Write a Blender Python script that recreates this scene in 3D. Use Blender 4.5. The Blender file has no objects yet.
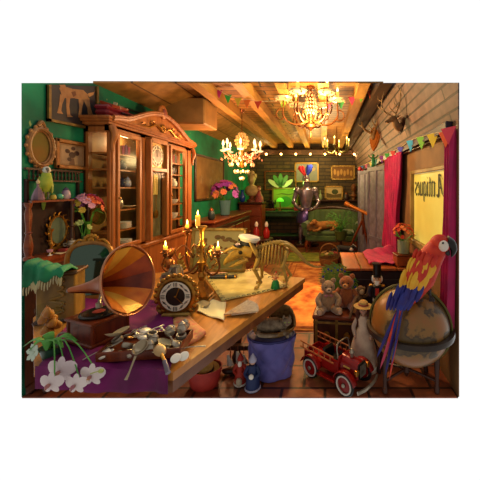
import bpy, math, random
from mathutils import Vector, Matrix, Euler
random.seed(7)
PI = math.pi
SC = bpy.context.scene
C = SC.collection

# ------------------------------------------------------------------ camera
FPX, HX, HY, CH = 300.0, 325.0, 188.0, 1.6       # focal length in px, vanishing point, eye height
cd = bpy.data.cameras.new('camera'); cam = bpy.data.objects.new('camera', cd); C.objects.link(cam)
cam.location = (0, 0, CH); cam.rotation_euler = (PI/2, 0, 0)
cd.sensor_width = 36; cd.lens = FPX/480*36
cd.shift_x = -(HX-240)/480; cd.shift_y = -(240-HY)/480
cd.clip_start = 0.05; cd.clip_end = 100
SC.camera = cam

# ------------------------------------------------------------------ world: white behind the shop, added dim fill from elsewhere
W = bpy.data.worlds.new('world'); SC.world = W; W.use_nodes = True
nt = W.node_tree; nt.nodes.clear()
wo = nt.nodes.new('ShaderNodeOutputWorld'); wb = nt.nodes.new('ShaderNodeBackground')
tc = nt.nodes.new('ShaderNodeTexCoord'); sp = nt.nodes.new('ShaderNodeSeparateXYZ'); cr = nt.nodes.new('ShaderNodeValToRGB')
cr.color_ramp.elements[0].position = 0.15; cr.color_ramp.elements[0].color = (0.47, 0.44, 0.40, 1)
cr.color_ramp.elements[1].position = 0.42; cr.color_ramp.elements[1].color = (1, 1, 1, 1)
nt.links.new(tc.outputs['Generated'], sp.inputs[0]); nt.links.new(sp.outputs['Y'], cr.inputs[0])
nt.links.new(cr.outputs[0], wb.inputs['Color']); wb.inputs['Strength'].default_value = 0.64
nt.links.new(wb.outputs[0], wo.inputs[0])
SC.view_settings.view_transform = 'Standard'; SC.view_settings.look = 'None'
SC.view_settings.exposure = 0.7; SC.view_settings.gamma = 1.0
SC.view_settings.use_curve_mapping = False
SC.cycles.max_bounces = 6; SC.cycles.sample_clamp_indirect = 3.0; SC.cycles.use_denoising = True
SC.cycles.caustics_reflective = False; SC.cycles.caustics_refractive = False

# ------------------------------------------------------------------ helpers
def P(px, py, D):
    return Vector(((px-HX)/FPX*D, D, CH-(py-HY)/FPX*D))
def F(px, py, z=0.0):
    D = FPX*(CH-z)/(py-HY)
    return Vector(((px-HX)/FPX*D, D, z))
def lin(h):
    r, g, b = (h >> 16) & 255, (h >> 8) & 255, h & 255
    f = lambda c: (c/255/12.92) if c/255 <= 0.04045 else ((c/255+0.055)/1.055)**2.4
    return (f(r), f(g), f(b), 1)

_mats = {}
def mat(h, rough=0.6, metal=0.0, h2=None, sc=6.0, kind='noise', bump=0.0, spread=0.5, stretch=(1, 1, 1), glass=0.0, emit=0.0, sheen=0.0, det=4.0):
    key = (h, rough, metal, h2, sc, kind, bump, spread, stretch, glass, emit, sheen, det)
    if key in _mats: return _mats[key]
    m = bpy.data.materials.new('mat_%06x_%s' % (h, kind)); m.use_nodes = True
    n = m.node_tree.nodes; l = m.node_tree.links
    b = n['Principled BSDF']
    b.inputs['Roughness'].default_value = rough; b.inputs['Metallic'].default_value = metal
    b.inputs['Base Color'].default_value = lin(h)
    b.inputs['Specular IOR Level'].default_value = 0.35
    if glass: b.inputs['Transmission Weight'].default_value = glass; b.inputs['IOR'].default_value = 1.2
    if sheen: b.inputs['Sheen Weight'].default_value = sheen
    if emit:
        b.inputs['Emission Color'].default_value = lin(h); b.inputs['Emission Strength'].default_value = emit
    if h2 is not None:
        t = n.new('ShaderNodeTexCoord'); mp = n.new('ShaderNodeMapping'); mp.inputs['Scale'].default_value = stretch
        l.new(t.outputs['Object'], mp.inputs[0])
        if kind == 'noise':
            x = n.new('ShaderNodeTexNoise'); x.inputs['Scale'].default_value = sc; x.inputs['Detail'].default_value = det; fac = x.outputs['Fac']
        elif kind == 'wood':
            x = n.new('ShaderNodeTexNoise'); x.inputs['Scale'].default_value = sc; x.inputs['Detail'].default_value = 5; x.inputs['Distortion'].default_value = 1.2; fac = x.outputs['Fac']
        elif kind == 'wave':
            x = n.new('ShaderNodeTexWave'); x.inputs['Scale'].default_value = sc; x.inputs['Distortion'].default_value = 4; x.inputs['Detail'].default_value = 2; fac = x.outputs['Fac']
        elif kind == 'voro':
            x = n.new('ShaderNodeTexVoronoi'); x.inputs['Scale'].default_value = sc; fac = x.outputs['Distance']
        elif kind == 'cell':
            x = n.new('ShaderNodeTexVoronoi'); x.inputs['Scale'].default_value = sc; fac = x.outputs['Color']
        l.new(mp.outputs[0], x.inputs['Vector'])
        r = n.new('ShaderNodeValToRGB')
        r.color_ramp.elements[0].position = max(0, 0.5-spread*0.5*0.6); r.color_ramp.elements[1].position = min(1, 0.5+spread*0.5*0.6)
        r.color_ramp.elements[0].color = lin(h); r.color_ramp.elements[1].color = lin(h2)
        l.new(fac, r.inputs[0]); l.new(r.outputs[0], b.inputs['Base Color'])
        if emit: l.new(r.outputs[0], b.inputs['Emission Color'])
        if bump:
            bp = n.new('ShaderNodeBump'); bp.inputs['Strength'].default_value = bump; bp.inputs['Distance'].default_value = 0.01
            l.new(fac, bp.inputs['Height']); l.new(bp.outputs[0], b.inputs['Normal'])
    _mats[key] = m
    return m

def planks(h1, h2, hgap, width, length, axes=('X', 'Y'), gap=0.02, rough=0.6, bias=0.0, offs=0.5):
    """boards or bricks laid in rows, in object space"""
    m = bpy.data.materials.new('mat_boards'); m.use_nodes = True
    n = m.node_tree.nodes; l = m.node_tree.links; b = n['Principled BSDF']
    t = n.new('ShaderNodeTexCoord'); sx_ = n.new('ShaderNodeSeparateXYZ'); mp = n.new('ShaderNodeCombineXYZ')
    l.new(t.outputs['Object'], sx_.inputs[0]); l.new(sx_.outputs[axes[0]], mp.inputs[0]); l.new(sx_.outputs[axes[1]], mp.inputs[1])
    br = n.new('ShaderNodeTexBrick'); br.inputs['Scale'].default_value = 1.0
    br.inputs['Brick Width'].default_value = length; br.inputs['Row Height'].default_value = width
    br.inputs['Mortar Size'].default_value = gap; br.inputs['Color1'].default_value = lin(h1); br.inputs['Color2'].default_value = lin(h2)
    br.inputs['Mortar'].default_value = lin(hgap); br.inputs['Bias'].default_value = bias; br.offset = offs
    nz = n.new('ShaderNodeTexNoise'); nz.inputs['Scale'].default_value = 9; nz.inputs['Detail'].default_value = 5
    mx = n.new('ShaderNodeMix'); mx.data_type = 'RGBA'; mx.blend_type = 'OVERLAY'; mx.inputs[0].default_value = 0.75
    l.new(mp.outputs[0], br.inputs['Vector']); l.new(mp.outputs[0], nz.inputs['Vector'])
    l.new(br.outputs['Color'], mx.inputs[6]); l.new(nz.outputs['Fac'], mx.inputs[7]); l.new(mx.outputs[2], b.inputs['Base Color'])
    bp = n.new('ShaderNodeBump'); bp.inputs['Strength'].default_value = 0.4; bp.inputs['Distance'].default_value = 0.01
    bp.invert = True; l.new(br.outputs['Fac'], bp.inputs['Height']); l.new(bp.outputs[0], b.inputs['Normal'])
    b.inputs['Roughness'].default_value = rough
    return m

def axis_mat(p0, p1):
    d = (Vector(p1)-Vector(p0)); q = d.to_track_quat('Z', 'Y'); return Matrix.Translation(p0) @ q.to_matrix().to_4x4()

class MB:
    def __init__(s): s.v = []; s.f = []; s.m = []; s.mi = 0; s.M = Matrix.Identity(4)
    def add(s, vs, fs):
        o = len(s.v); s.v += [tuple(s.M @ Vector(v)) for v in vs]
        s.f += [tuple(i+o for i in f) for f in fs]; s.m += [s.mi]*len(fs); return s
    def box(s, c, d, rot=None, bev=0.0):
        x, y, z = d[0]/2, d[1]/2, d[2]/2
        R = (Euler(rot).to_matrix() if rot else Matrix.Identity(3)); c = Vector(c)
        b = min(bev, x*.9, y*.9, z*.9)
        if b <= 0:
            vs = [c+R@Vector((sx*x, sy*y, sz*z)) for sz in (-1, 1) for sy in (-1, 1) for sx in (-1, 1)]
            return s.add(vs, [(0, 2, 3, 1), (4, 5, 7, 6), (0, 1, 5, 4), (2, 6, 7, 3), (0, 4, 6, 2), (1, 3, 7, 5)])
        vs = []; idx = {}
        for sx in (-1, 1):
            for sy in (-1, 1):
                for sz in (-1, 1):
                    for a in range(3):
                        p = [sx*(x-b), sy*(y-b), sz*(z-b)]; p[a] = (sx*x, sy*y, sz*z)[a]
                        idx[(sx, sy, sz, a)] = len(vs); vs.append(c+R@Vector(p))
        fs = []
        for a in range(3):
            for sg in (-1, 1):
                o1, o2 = [(1, 2), (2, 0), (0, 1)][a]; q = []
                for (u, w) in ((-1, -1), (1, -1), (1, 1), (-1, 1)):
                    k = [0, 0, 0]; k[a] = sg; k[o1] = u; k[o2] = w; q.append(idx[(*k, a)])
                fs.append(tuple(q) if sg > 0 else tuple(reversed(q)))
        for a in range(3):
            o1, o2 = [(1, 2), (2, 0), (0, 1)][a]
            for u in (-1, 1):
                for w in (-1, 1):
                    k0 = [0]*3; k1 = [0]*3; k0[a] = -1; k1[a] = 1; k0[o1] = k1[o1] = u; k0[o2] = k1[o2] = w
                    q = (idx[(*k0, o1)], idx[(*k1, o1)], idx[(*k1, o2)], idx[(*k0, o2)])
                    fs.append(q if u*w > 0 else tuple(reversed(q)))
        for sx in (-1, 1):
            for sy in (-1, 1):
                for sz in (-1, 1):
                    q = tuple(idx[(sx, sy, sz, a)] for a in range(3)); fs.append(q if sx*sy*sz > 0 else tuple(reversed(q)))
        return s.add(vs, fs)
    def lathe(s, prof, c=(0, 0, 0), n=16, A=None, close=False, squash=(1, 1)):
        A = A or Matrix.Identity(4); c = Vector(c); vs = []; fs = []; k = len(prof)
        for (r, z) in prof:
            for j in range(n):
                a = 2*PI*j/n; vs.append(c + A @ Vector((r*math.cos(a)*squash[0], r*math.sin(a)*squash[1], z)))
        for i in range(k-1 + (1 if close else 0)):
            i2 = (i+1) % k
            for j in range(n):
                j2 = (j+1) % n; fs.append((i*n+j, i*n+j2, i2*n+j2, i2*n+j))
        if not close:
            if prof[0][0] > 1e-5: fs.append(tuple(reversed(range(n))))
            if prof[-1][0] > 1e-5: fs.append(tuple((k-1)*n+j for j in range(n)))
        return s.add(vs, fs)
    def cyl(s, p0, p1, r, r2=None, n=10):
        A = axis_mat(p0, p1); L = (Vector(p1)-Vector(p0)).length
        return s.lathe([(r, 0), (r if r2 is None else r2, L)], n=n, A=A)
    def ell(s, c, r, n=12, m=8, rot=None):
        if not hasattr(r, '__len__'): r = (r, r, r)
        R = Euler(rot).to_matrix() if rot else Matrix.Identity(3); c = Vector(c); vs = [c+R@Vector((0, 0, -r[2]))]; fs = []
        for i in range(1, m):
            t = -PI/2+PI*i/m
            for j in range(n):
                a = 2*PI*j/n; vs.append(c+R@Vector((r[0]*math.cos(t)*math.cos(a), r[1]*math.cos(t)*math.sin(a), r[2]*math.sin(t))))
        vs.append(c+R@Vector((0, 0, r[2]))); T = len(vs)-1
        for j in range(n):
            j2 = (j+1) % n; fs.append((0, 1+j2, 1+j)); fs.append((T, T-n+j, T-n+j2))
            for i in range(m-2): fs.append((1+i*n+j, 1+i*n+j2, 1+(i+1)*n+j2, 1+(i+1)*n+j))
        return s.add(vs, fs)
    def tube(s, pts, r, n=8, smooth=0, closed=False, flat=1.0):
        pts = [Vector(p) for p in pts]
        rs = list(r) if hasattr(r, '__len__') else [r]*len(pts)
        if smooth:
            np_, nr = [], []; K = len(pts)
            for i in range(K if closed else K-1):
                g = lambda a: pts[a % K] if closed else pts[max(0, min(K-1, a))]
                p0, p1, p2, p3 = g(i-1), g(i), g(i+1), g(i+2)
                for q in range(smooth):
                    t = q/smooth
                    np_.append(0.5*((2*p1)+(p2-p0)*t+(2*p0-5*p1+4*p2-p3)*t*t+(3*p1-p0-3*p2+p3)*t**3)); nr.append(rs[i]*(1-t)+rs[(i+1) % K]*t)
            if not closed: np_.append(pts[-1]); nr.append(rs[-1])
            pts, rs = np_, nr
        K = len(pts); vs = []; fs = []; up = None
        for i in range(K):
            a = pts[(i-1) % K] if closed else pts[max(0, i-1)]; b = pts[(i+1) % K] if closed else pts[min(K-1, i+1)]
            t = (b-a); t = t.normalized() if t.length > 1e-9 else Vector((0, 0, 1))
            if up is None: up = Vector((0, 0, 1)) if abs(t.z) < 0.9 else Vector((1, 0, 0))
            sd = t.cross(up)
            if sd.length < 1e-6: sd = t.orthogonal()
            sd.normalize(); up = sd.cross(t).normalized()
            for j in range(n):
                an = 2*PI*j/n; vs.append(pts[i]+(sd*math.cos(an)+up*math.sin(an)*flat)*rs[i])
        for i in range(K if closed else K-1):
            for j in range(n):
                j2 = (j+1) % n; i2 = (i+1) % K; fs.append((i*n+j, i*n+j2, i2*n+j2, i2*n+j))
        if not closed: fs.append(tuple(reversed(range(n)))); fs.append(tuple((K-1)*n+j for j in range(n)))
        return s.add(vs, fs)
    def prism(s, poly, t, A=None):
        """polygon in local XZ plane, extruded along local Y from 0 to t"""
        A = A or Matrix.Identity(4); k = len(poly)
        vs = [A@Vector((x, 0, z)) for x, z in poly]+[A@Vector((x, t, z)) for x, z in poly]
        fs = [tuple(range(k)), tuple(reversed(range(k, 2*k)))]+[(i, i+k, (i+1) % k+k, (i+1) % k) for i in range(k)]
        return s.add(vs, fs)
    def slab(s, poly, z0, z1):
        k = len(poly); vs = [(x, y, z0) for x, y in poly]+[(x, y, z1) for x, y in poly]
        return s.add(vs, [tuple(reversed(range(k))), tuple(range(k, 2*k))]+[(i, (i+1) % k, (i+1) % k+k, i+k) for i in range(k)])
    def grid(s, fn, nu, nv, th=0.0):
        vs = [Vector(fn(i/nu, j/nv)) for j in range(nv+1) for i in range(nu+1)]
        fs = [(j*(nu+1)+i, j*(nu+1)+i+1, (j+1)*(nu+1)+i+1, (j+1)*(nu+1)+i) for j in range(nv) for i in range(nu)]
        return s.add(vs, fs)
    def build(s, name, m, parent=None, smooth=True, solid=0.0, sub=0):
        me = bpy.data.meshes.new(name); me.from_pydata(s.v, [], s.f); me.validate()
        for x in (m if isinstance(m, (list, tuple)) else [m]): me.materials.append(x)
        if len(me.polygons) == len(s.m):
            for p, i in zip(me.polygons, s.m): p.material_index = i
        if smooth:
            for p in me.polygons: p.use_smooth = True
            try: me.set_sharp_from_angle(angle=math.radians(38))
            except Exception: pass
        o = bpy.data.objects.new(name, me); C.objects.link(o); o.parent = parent
        if solid:
            q = o.modifiers.new('s', 'SOLIDIFY'); q.thickness = solid; q.offset = 0
        if sub:
            q = o.modifiers.new('u', 'SUBSURF'); q.levels = sub; q.render_levels = sub
        return o

def each(b, name, m, parent, **kw):
    """one object per separate piece of the mesh data"""
    n = len(b.v); par = list(range(n))
    def fd(i):
        while par[i] != i: par[i] = par[par[i]]; i = par[i]
        return i
    for f in b.f:
        for i in f[1:]: par[fd(i)] = fd(f[0])
    gr = {}
    for f, mi in zip(b.f, b.m): gr.setdefault(fd(f[0]), []).append((f, mi))
    out = []
    for g in gr.values():
        ids = sorted({i for f, _ in g for i in f}); mp = {a: k for k, a in enumerate(ids)}
        c = MB(); c.v = [b.v[i] for i in ids]; c.f = [tuple(mp[i] for i in f) for f, _ in g]; c.m = [mi for _, mi in g]
        out.append(c.build(name, m, parent, **kw))
    return out

def tag(o, label, cat, group=None):
    o['label'] = label; o['category'] = cat
    if group: o['group'] = group
    return o
def thing(name, label, cat, loc=(0, 0, 0), rz=0.0, group=None, sc=1.0, rot=None):
    o = bpy.data.objects.new(name, None); C.objects.link(o); o.location = loc
    o.rotation_euler = rot or (0, 0, rz); o.scale = (sc, sc, sc) if not hasattr(sc, '__len__') else sc
    o.empty_display_size = 0.05
    return tag(o, label, cat, group)
def struct(o): o['kind'] = 'structure'; return o
def plab(o, s): o['label'] = s; return o
def dup(root, loc, rz=None, label=None, group=None, sc=None):
    r = root.copy(); C.objects.link(r); r.location = loc
    if rz is not None: r.rotation_euler = (0, 0, rz)
    if sc is not None: r.scale = (sc, sc, sc)
    if label: r['label'] = label
    if group: r['group'] = group
    for ch in list(root.children):
        c = ch.copy(); C.objects.link(c); c.parent = r
        for g in list(ch.children):
            d = g.copy(); C.objects.link(d); d.parent = c
    return r
def light(name, loc, energy, col, r=0.05, parent=None, spot=None, to=None):
    d = bpy.data.lights.new(name, 'SPOT' if spot else 'POINT'); d.energy = energy; d.color = col; d.shadow_soft_size = r
    if spot: d.spot_size = spot; d.spot_blend = 0.6
    o = bpy.data.objects.new(name, d); C.objects.link(o); o.parent = parent; o.location = loc
    if to is not None: o.rotation_euler = (Vector(to)-Vector(loc)).to_track_quat('-Z', 'Y').to_euler()
    return o

# common materials
OAK = mat(0x7a421c, 0.42, 0, 0xa8642c, 5, 'wood', 0.15, 0.8, (3, 3, .5))
OAKL = mat(0x8a4e20, 0.4, 0, 0xb8743a, 5, 'wood', 0.15, 0.8, (3, 3, .5))
DARKW = mat(0x24120c, 0.4, 0, 0x4a2416, 6, 'wood', 0.15, 0.8, (3, 3, .5))
REDW = mat(0x5a2412, 0.35, 0, 0x84401e, 6, 'wood', 0.1, 0.8, (1, 4, 4))
GOLD = mat(0xb8822e, 0.32, 0.75, 0x6a4014, 30, 'noise', 0.4, 0.9)
GOLDD = mat(0x6e5220, 0.4, 0.5, 0xb0904a, 25, 'noise', 0.5, 0.8)
BRASS = mat(0xc08a3a, 0.25, 0.9)
BRONZE = mat(0x4c2a14, 0.35, 0.6, 0x9a5a28, 25, 'noise', 0.3, 0.9)
SILVER = mat(0xbcb09c, 0.3, 0.6, 0x6e6456, 20, 'noise', 0.2, 0.9)
IRON = mat(0x1c1612, 0.4, 0.6)
BONE = mat(0xc0983e, 0.55, 0, 0x6a5020, 18, 'noise', 0.3, 0.9)
WAX = mat(0xf0c050, 0.5, emit=0.5)
FLAME = mat(0xffd060, 0.5, emit=9.0)
CRYST = mat(0xf0c8a0, 0.1, 0.2, 0xb88050, 40, 'noise', 0, 0.9)
def clear_glass():
    m = bpy.data.materials.new('mat_clear_glass'); m.use_nodes = True; n = m.node_tree.nodes; l = m.node_tree.links; n.clear()
    o = n.new('ShaderNodeOutputMaterial'); t = n.new('ShaderNodeBsdfTransparent'); g = n.new('ShaderNodeBsdfGlossy'); x = n.new('ShaderNodeMixShader')
    t.inputs[0].default_value = (.93, .96, .94, 1); g.inputs['Roughness'].default_value = .12; g.inputs[0].default_value = (.9, .95, .92, 1); x.inputs[0].default_value = .007
    l.new(t.outputs[0], x.inputs[1]); l.new(g.outputs[0], x.inputs[2]); l.new(x.outputs[0], o.inputs[0]); return m
GLASS = clear_glass()
LEAF = mat(0x246a2a, 0.55, 0, 0x62a840, 20, 'noise', 0, 0.9)
BLACK = mat(0x0c0a0a, 0.35)
CREAM = mat(0xd8c8a0, 0.6, 0, 0xa89060, 15, 'noise', 0, 0.9)
WHITE = mat(0xe6e0d4, 0.5)

# ------------------------------------------------------------------ the room
XL, XR, D0, D1 = -2.32, 1.02, 2.297, 9.2
def ppoly(pts3, th, off):
    """a plate: polygon plus its copy moved by off"""
    b = MB(); k = len(pts3); o = Vector(off)*th
    vs = [Vector(p) for p in pts3]+[Vector(p)+o for p in pts3]
    b.add(vs, [tuple(range(k)), tuple(reversed(range(k, 2*k)))]+[(i, i+k, (i+1) % k+k, (i+1) % k) for i in range(k)]); return b
floor_m = planks(0x9a5230, 0x6e3420, 0x3a1c12, 0.30, 0.34, ('X', 'Y'), 0.012, 0.45)
struct(ppoly([(XL, D0, 0), (XR, D0, 0), (XR, D1, 0), (XL, D1, 0)], 0.01, (0, 0, -1)).build('floor', floor_m))
green_m = mat(0x045038, 0.7, 0, 0x0e8a5e, 2.2, 'noise', 0.2, 0.55, det=9)
wl = ppoly([(XL, D0, 0), (XL, D0, 2.404), (XL, 3.0, 2.65), (XL, D1, 2.65), (XL, D1, 0)], 0.004, (-1, 0, 0)).build('wall_left', green_m); struct(wl)
b = MB()
for k in range(90):                                        # flaking paint: small irregular patches of the layer below
    y = random.uniform(2.35, 5.2); z = random.uniform(1.35, 2.35 if y < 3 else 2.6); r = random.uniform(.006, .02)
    n = 7; pts = [(XL+.001, y+math.cos(a*2*PI/n)*r*random.uniform(.4, 1)*.7, z+math.sin(a*2*PI/n)*r*random.uniform(.5, 1.6)) for a in range(n)]
    b.add(pts, [tuple(range(n))])
b.build('flaked_paint', mat(0x8a9a5a, 0.8), wl)
back_m = planks(0x4c3a18, 0x30240c, 0x181008, 0.11, 0.42, ('X', 'Z'), 0.014, 0.7)
struct(ppoly([(XL, D1, 0), (XR, D1, 0), (XR, D1, 2.95), (XL, D1, 2.95)], 0.01, (0, 1, 0)).build('wall_back', back_m))
wy0, wy1, wz0, wz1 = 2.50, 3.56, 0.95, 1.80
rw_m = mat(0x6a4a2c, 0.7, 0, 0x8a643c, 3, 'noise', 0.2, 0.6)
b = MB()
for (a0, a1, z0, z1) in ((D0, wy0, 0, 2.12), (wy1, D1, 0, 2.12), (wy0, wy1, 0, wz0), (wy0, wy1, wz1, 2.12)):
    b.box((XR+.004, (a0+a1)/2, (z0+z1)/2), (.008, a1-a0, z1-z0))
wr_ = b.build('wall_right', rw_m, smooth=False); struct(wr_)
wr_.data.update()
ceil_m = planks(0xb4803a, 0x8a5a24, 0x3a2410, 0.16, 1.7, ('X', 'Y'), 0.012, 0.55)
struct(ppoly([(-1.6, 3.857, 2.95), (0.75, 3.857, 2.95), (0.75, D1, 2.95), (-1.6, D1, 2.95)], 0.02, (0, 0, 1)).build('ceiling', ceil_m))
tan_m = planks(0xa87c3c, 0x8c622c, 0x50340f, 0.3, 3.0, ('Y', 'X'), 0.008, 0.6)
struct(ppoly([(XL, 3.0, 2.65), (-1.6, 3.857, 2.95), (-1.6, D1, 2.95), (XL, D1, 2.65)], 0.02, (0, 0, 1)).build('ceiling', tan_m))
plank_m = planks(0x7c6052, 0x624a3e, 0x281a14, 0.10, 2.4, ('Y', 'Z'), 0.010, 0.65)
struct(ppoly([(1.02, 2.30, 2.12), (.9463, 2.135, 2.347), (.75, 3.857, 2.95), (.75, D1, 2.95), (1.02, D1, 2.12)], 0.01, (1, 0, .3)).build('wall_right', plank_m))
raf = mat(0x9a6c30, 0.55, 0, 0xc89448, 3, 'wood', 0.2, 0.8, (4, .6, 4))
dbeam = mat(0x2c1c10, 0.6, 0, 0x4e341c, 3, 'wood', 0.2, 0.8, (4, .6, 4))
def beam(x, w, name, m, zb=2.80):
    Df = (zb-CH)/0.35
    A = Matrix(((0, 1, 0, x-w/2), (1, 0, 0, 0), (0, 0, 1, 0), (0, 0, 0, 1)))
    b = MB(); b.prism([(Df+.01, zb), (D1-.01, zb), (D1-.01, 2.949), (3.867, 2.949)], w, A); return struct(b.build(name, m, smooth=False))
for i, x in enumerate((-1.52, -1.02, -0.52, -0.02, 0.46)): beam(x, .13, 'trim_%d' % (i+1), raf)
beam(.68, .14, 'trim_6', dbeam, 2.76)
b = MB(); b.box((-.65, 8.98, 2.66), (3.3, .2, .16), bev=.01); struct(b.build('trim_7', dbeam, smooth=False))
b = MB(); b.box((-1.98, 4.35, 2.66), (.66, .5, .36), bev=.015); struct(b.build('trim_8', mat(0x8a6430, 0.6, 0, 0xa87c40, 4, 'noise', .1, .6), smooth=False))
b = MB(); b.box((.99, 5.79, 2.10), (.055, 6.8, .07), bev=.008); b.box((.985, 5.80, 2.06), (.06, 6.78, .02)); struct(b.build('trim_9', mat(0x241a2c, 0.5, 0, 0x3a2a34, 4, 'noise', .1, .6), smooth=False))
b = MB(); b.box((-.65, 9.17, .08), (3.3, .04, .16)); struct(b.build('baseboard_back', DARKW, smooth=False))
# window with its painted lettering (seen from inside, so it reads backwards)
wf = MB()
for (c, d) in (((XR+.01, (wy0+wy1)/2, wz1-.02), (.03, wy1-wy0, .04)), ((XR+.01, (wy0+wy1)/2, wz0+.03), (.05, wy1-wy0, .06)),
               ((XR+.01, wy0+.02, (wz0+wz1)/2), (.05, .04, wz1-wz0)), ((XR+.01, wy1-.02, (wz0+wz1)/2), (.05, .04, wz1-wz0))): wf.box(c, d, bev=.006)
win = struct(wf.build('window_1', mat(0xa88a4c, 0.5, 0, 0x7a5e30, 6, 'noise', .1, .6), smooth=False))
pb = MB(); pb.box((XR+.028, (wy0+wy1)/2, (wz0+wz1)/2), (.004, wy1-wy0-.06, wz1-wz0-.08))
plab(pb.build('pane', mat(0xc8b858, 0.4, 0, 0xb4983a, 1.6, 'noise', 0, .7, emit=0.42), win, smooth=False), 'yellow daylit window pane')
def stroke(b, pts, nib=.16, ang=0.7):
    """broad-nib pen stroke in 2D, returns quads in the (u, v) plane"""
    dx, dy = math.cos(ang)*nib/2, math.sin(ang)*nib/2
    for (x0, y0), (x1, y1) in zip(pts[:-1], pts[1:]):
        b.append([(x0-dx, y0-dy), (x0+dx, y0+dy), (x1+dx, y1+dy), (x1-dx, y1-dy)])
GL = {'A': (1.15, [[(.1, 1.1), (.35, 1.32), (.62, 1.3), (.62, .12), (.82, 0), (1.0, .1)], [(.5, 1.2), (.12, .15), (-.05, .05)], [(.22, .55), (.62, .55)]]),
      'n': (.72, [[(.02, .85), (.14, .95), (.14, .08), (.22, 0)], [(.14, .78), (.42, .97), (.54, .85), (.54, .08), (.62, 0)]]),
      't': (.45, [[(.16, 1.2), (.16, .1), (.28, 0), (.38, .08)], [(0, .9), (.36, .9)]]),
      'i': (.32, [[(.02, .85), (.14, .95), (.14, .08), (.24, 0)], [(.12, 1.2), (.18, 1.26)]]),
      'q': (.66, [[(.5, .85), (.3, .97), (.1, .8), (.1, .15), (.28, 0), (.5, .15)], [(.5, .95), (.5, -.38)]]),
      'u': (.7, [[(.02, .85), (.12, .95), (.12, .15), (.28, 0), (.5, .15)], [(.5, .95), (.5, .08), (.6, 0)]]),
      'e': (.55, [[(.1, .5), (.42, .68), (.42, .85), (.26, .97), (.1, .8), (.1, .15), (.26, 0), (.44, .14)]]),
      's': (.52, [[(.42, .85), (.26, .97), (.08, .8), (.1, .62), (.4, .35), (.42, .15), (.24, 0), (.06, .12)]])}
quads = []; cur = 0
for ch in 'Antiques':
    wd, st = GL[ch]
    for s_ in st:
        q = []; stroke(q, s_, .17 if ch != 'A' else .24); quads += [[(x+cur, y) for x, y in p] for p in q]
    cur += wd
lb = MB(); k_ = 0.83/cur
for q in quads:
    pts = [(XR+.018-.0004*random.random(), 2.64+x*k_, 1.52+y*.15) for x, y in q]
    off = [(x+.003, y, z) for x, y, z in pts]
    lb.add(pts+off, [(0, 1, 2, 3), (7, 6, 5, 4), (0, 4, 5, 1), (1, 5, 6, 2), (2, 6, 7, 3), (3, 7, 4, 0)])
plab(lb.build('lettering', mat(0x2a2410, 0.6), win, smooth=False), 'dark blackletter shop word Antiques seen in reverse')
struct(win)

# ------------------------------------------------------------------ lamps' light (the fittings are built further down)
WARM = (1.0, .66, .28); 
light('chandelier_light', (-.15, 3.75, 2.45), 60, WARM, .12)
light('crystal_chandelier_light', (-1.44, 4.8, 1.95), 48, (1.0, .5, .24), .2)
light('far_chandelier_light', (.1, 6.6, 2.2), 45, WARM, .12)
light('rug_fill_light', (.05, 5.0, 2.75), 330, (1.0, .5, .16), .08, spot=.62, to=(0.0, 4.3, 0))  # added spot that brightens the rug
light('green_fill_light', (-1.2, 8.5, 1.7), 9, (.45, 1.0, .12), .1)  # added green glow on the painting over the console
light('back_lamp_light', (-.3, 8.3, 2.4), 18, (1.0, .8, .3), .15)

# ------------------------------------------------------------------ long table
TZ = .80
def edge(t): return Vector((-.178-.485*t, 2.667-1.384*t))       # right edge, t = 0 far, 1 near
nr = edge(.988); 
tp = [(nr.x, nr.y), (edge(0).x, edge(0).y), (-1.30, 3.02), (-2.05, 2.50), (-1.80, 1.85), (-1.285, 1.325)]
def inset(poly, k):
    c = sum((Vector(p) for p in poly), Vector((0, 0)))/len(poly); return [tuple(c+(Vector(p)-c)*k) for p in poly]
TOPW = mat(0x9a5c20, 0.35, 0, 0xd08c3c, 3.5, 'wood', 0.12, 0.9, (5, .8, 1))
t = thing('long_table', 'long honey-brown wooden table running across the left foreground', 'table', (-.9, 2.2, 0))
def tl(poly): return [(x+.9, y-2.2) for x, y in poly]
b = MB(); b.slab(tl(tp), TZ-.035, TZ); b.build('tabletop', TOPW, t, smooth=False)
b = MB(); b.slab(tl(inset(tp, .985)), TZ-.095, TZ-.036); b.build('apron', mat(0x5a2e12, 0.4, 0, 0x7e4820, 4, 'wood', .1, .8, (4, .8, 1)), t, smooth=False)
for lx, ly in ((-.82, 2.80), (-1.35, 2.75), (-1.5, 2.42)):
    b = MB(); b.lathe([(.04, 0), (.05, .03), (.03, .07), (.045, .2), (.03, .34), (.05, .5), (.032, .6), (.045, .705)], (lx+.9, ly-2.2, 0), 14); b.build('leg', DARKW, t)
b = MB(); b.box((-1.0+.9, 2.72-2.2, .16), (.85, .05, .04)); b.build('stretcher', DARKW, t)

# purple cloth over the near end
PUR = mat(0x4a0438, 0.75, 0, 0x7c0c62, 5, 'noise', 0.3, 0.9)
def cloth_fn(u, v):
    # u across (left to right), v from the near hem to the far edge
    nl, nrr, fl, fr = Vector((-1.275, 1.345)), Vector((nr.x-.012, nr.y+.02)), Vector((-1.86, 2.33)), Vector((-1.02, 2.02))
    if v < .12:
        p = nl.lerp(nrr, u); k = v/.12
        return (p.x+.01*math.sin(u*31), p.y-.030+.006*math.sin(u*23+1), .716+.102*k+.004*math.sin(u*9))
    k = (v-.12)/.88; k2 = k
    a = nl.lerp(fl, k2); c = nrr.lerp(fr, k2); p = a.lerp(c, u)
    z = .817+.007*math.sin(u*17+k*9)+.006*math.sin(u*7-k*21)+.01*max(0, math.sin(u*11+k*5))**3
    y = p.y-.028*(1-min(1, k*8))
    if u < .02: z -= .05
    return (p.x, y, z)
b = MB(); b.grid(cloth_fn, 60, 60)
tag(b.build('purple_cloth', PUR, solid=.003), 'deep purple velvet cloth spread over the near end of the long table', 'cloth')

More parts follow.
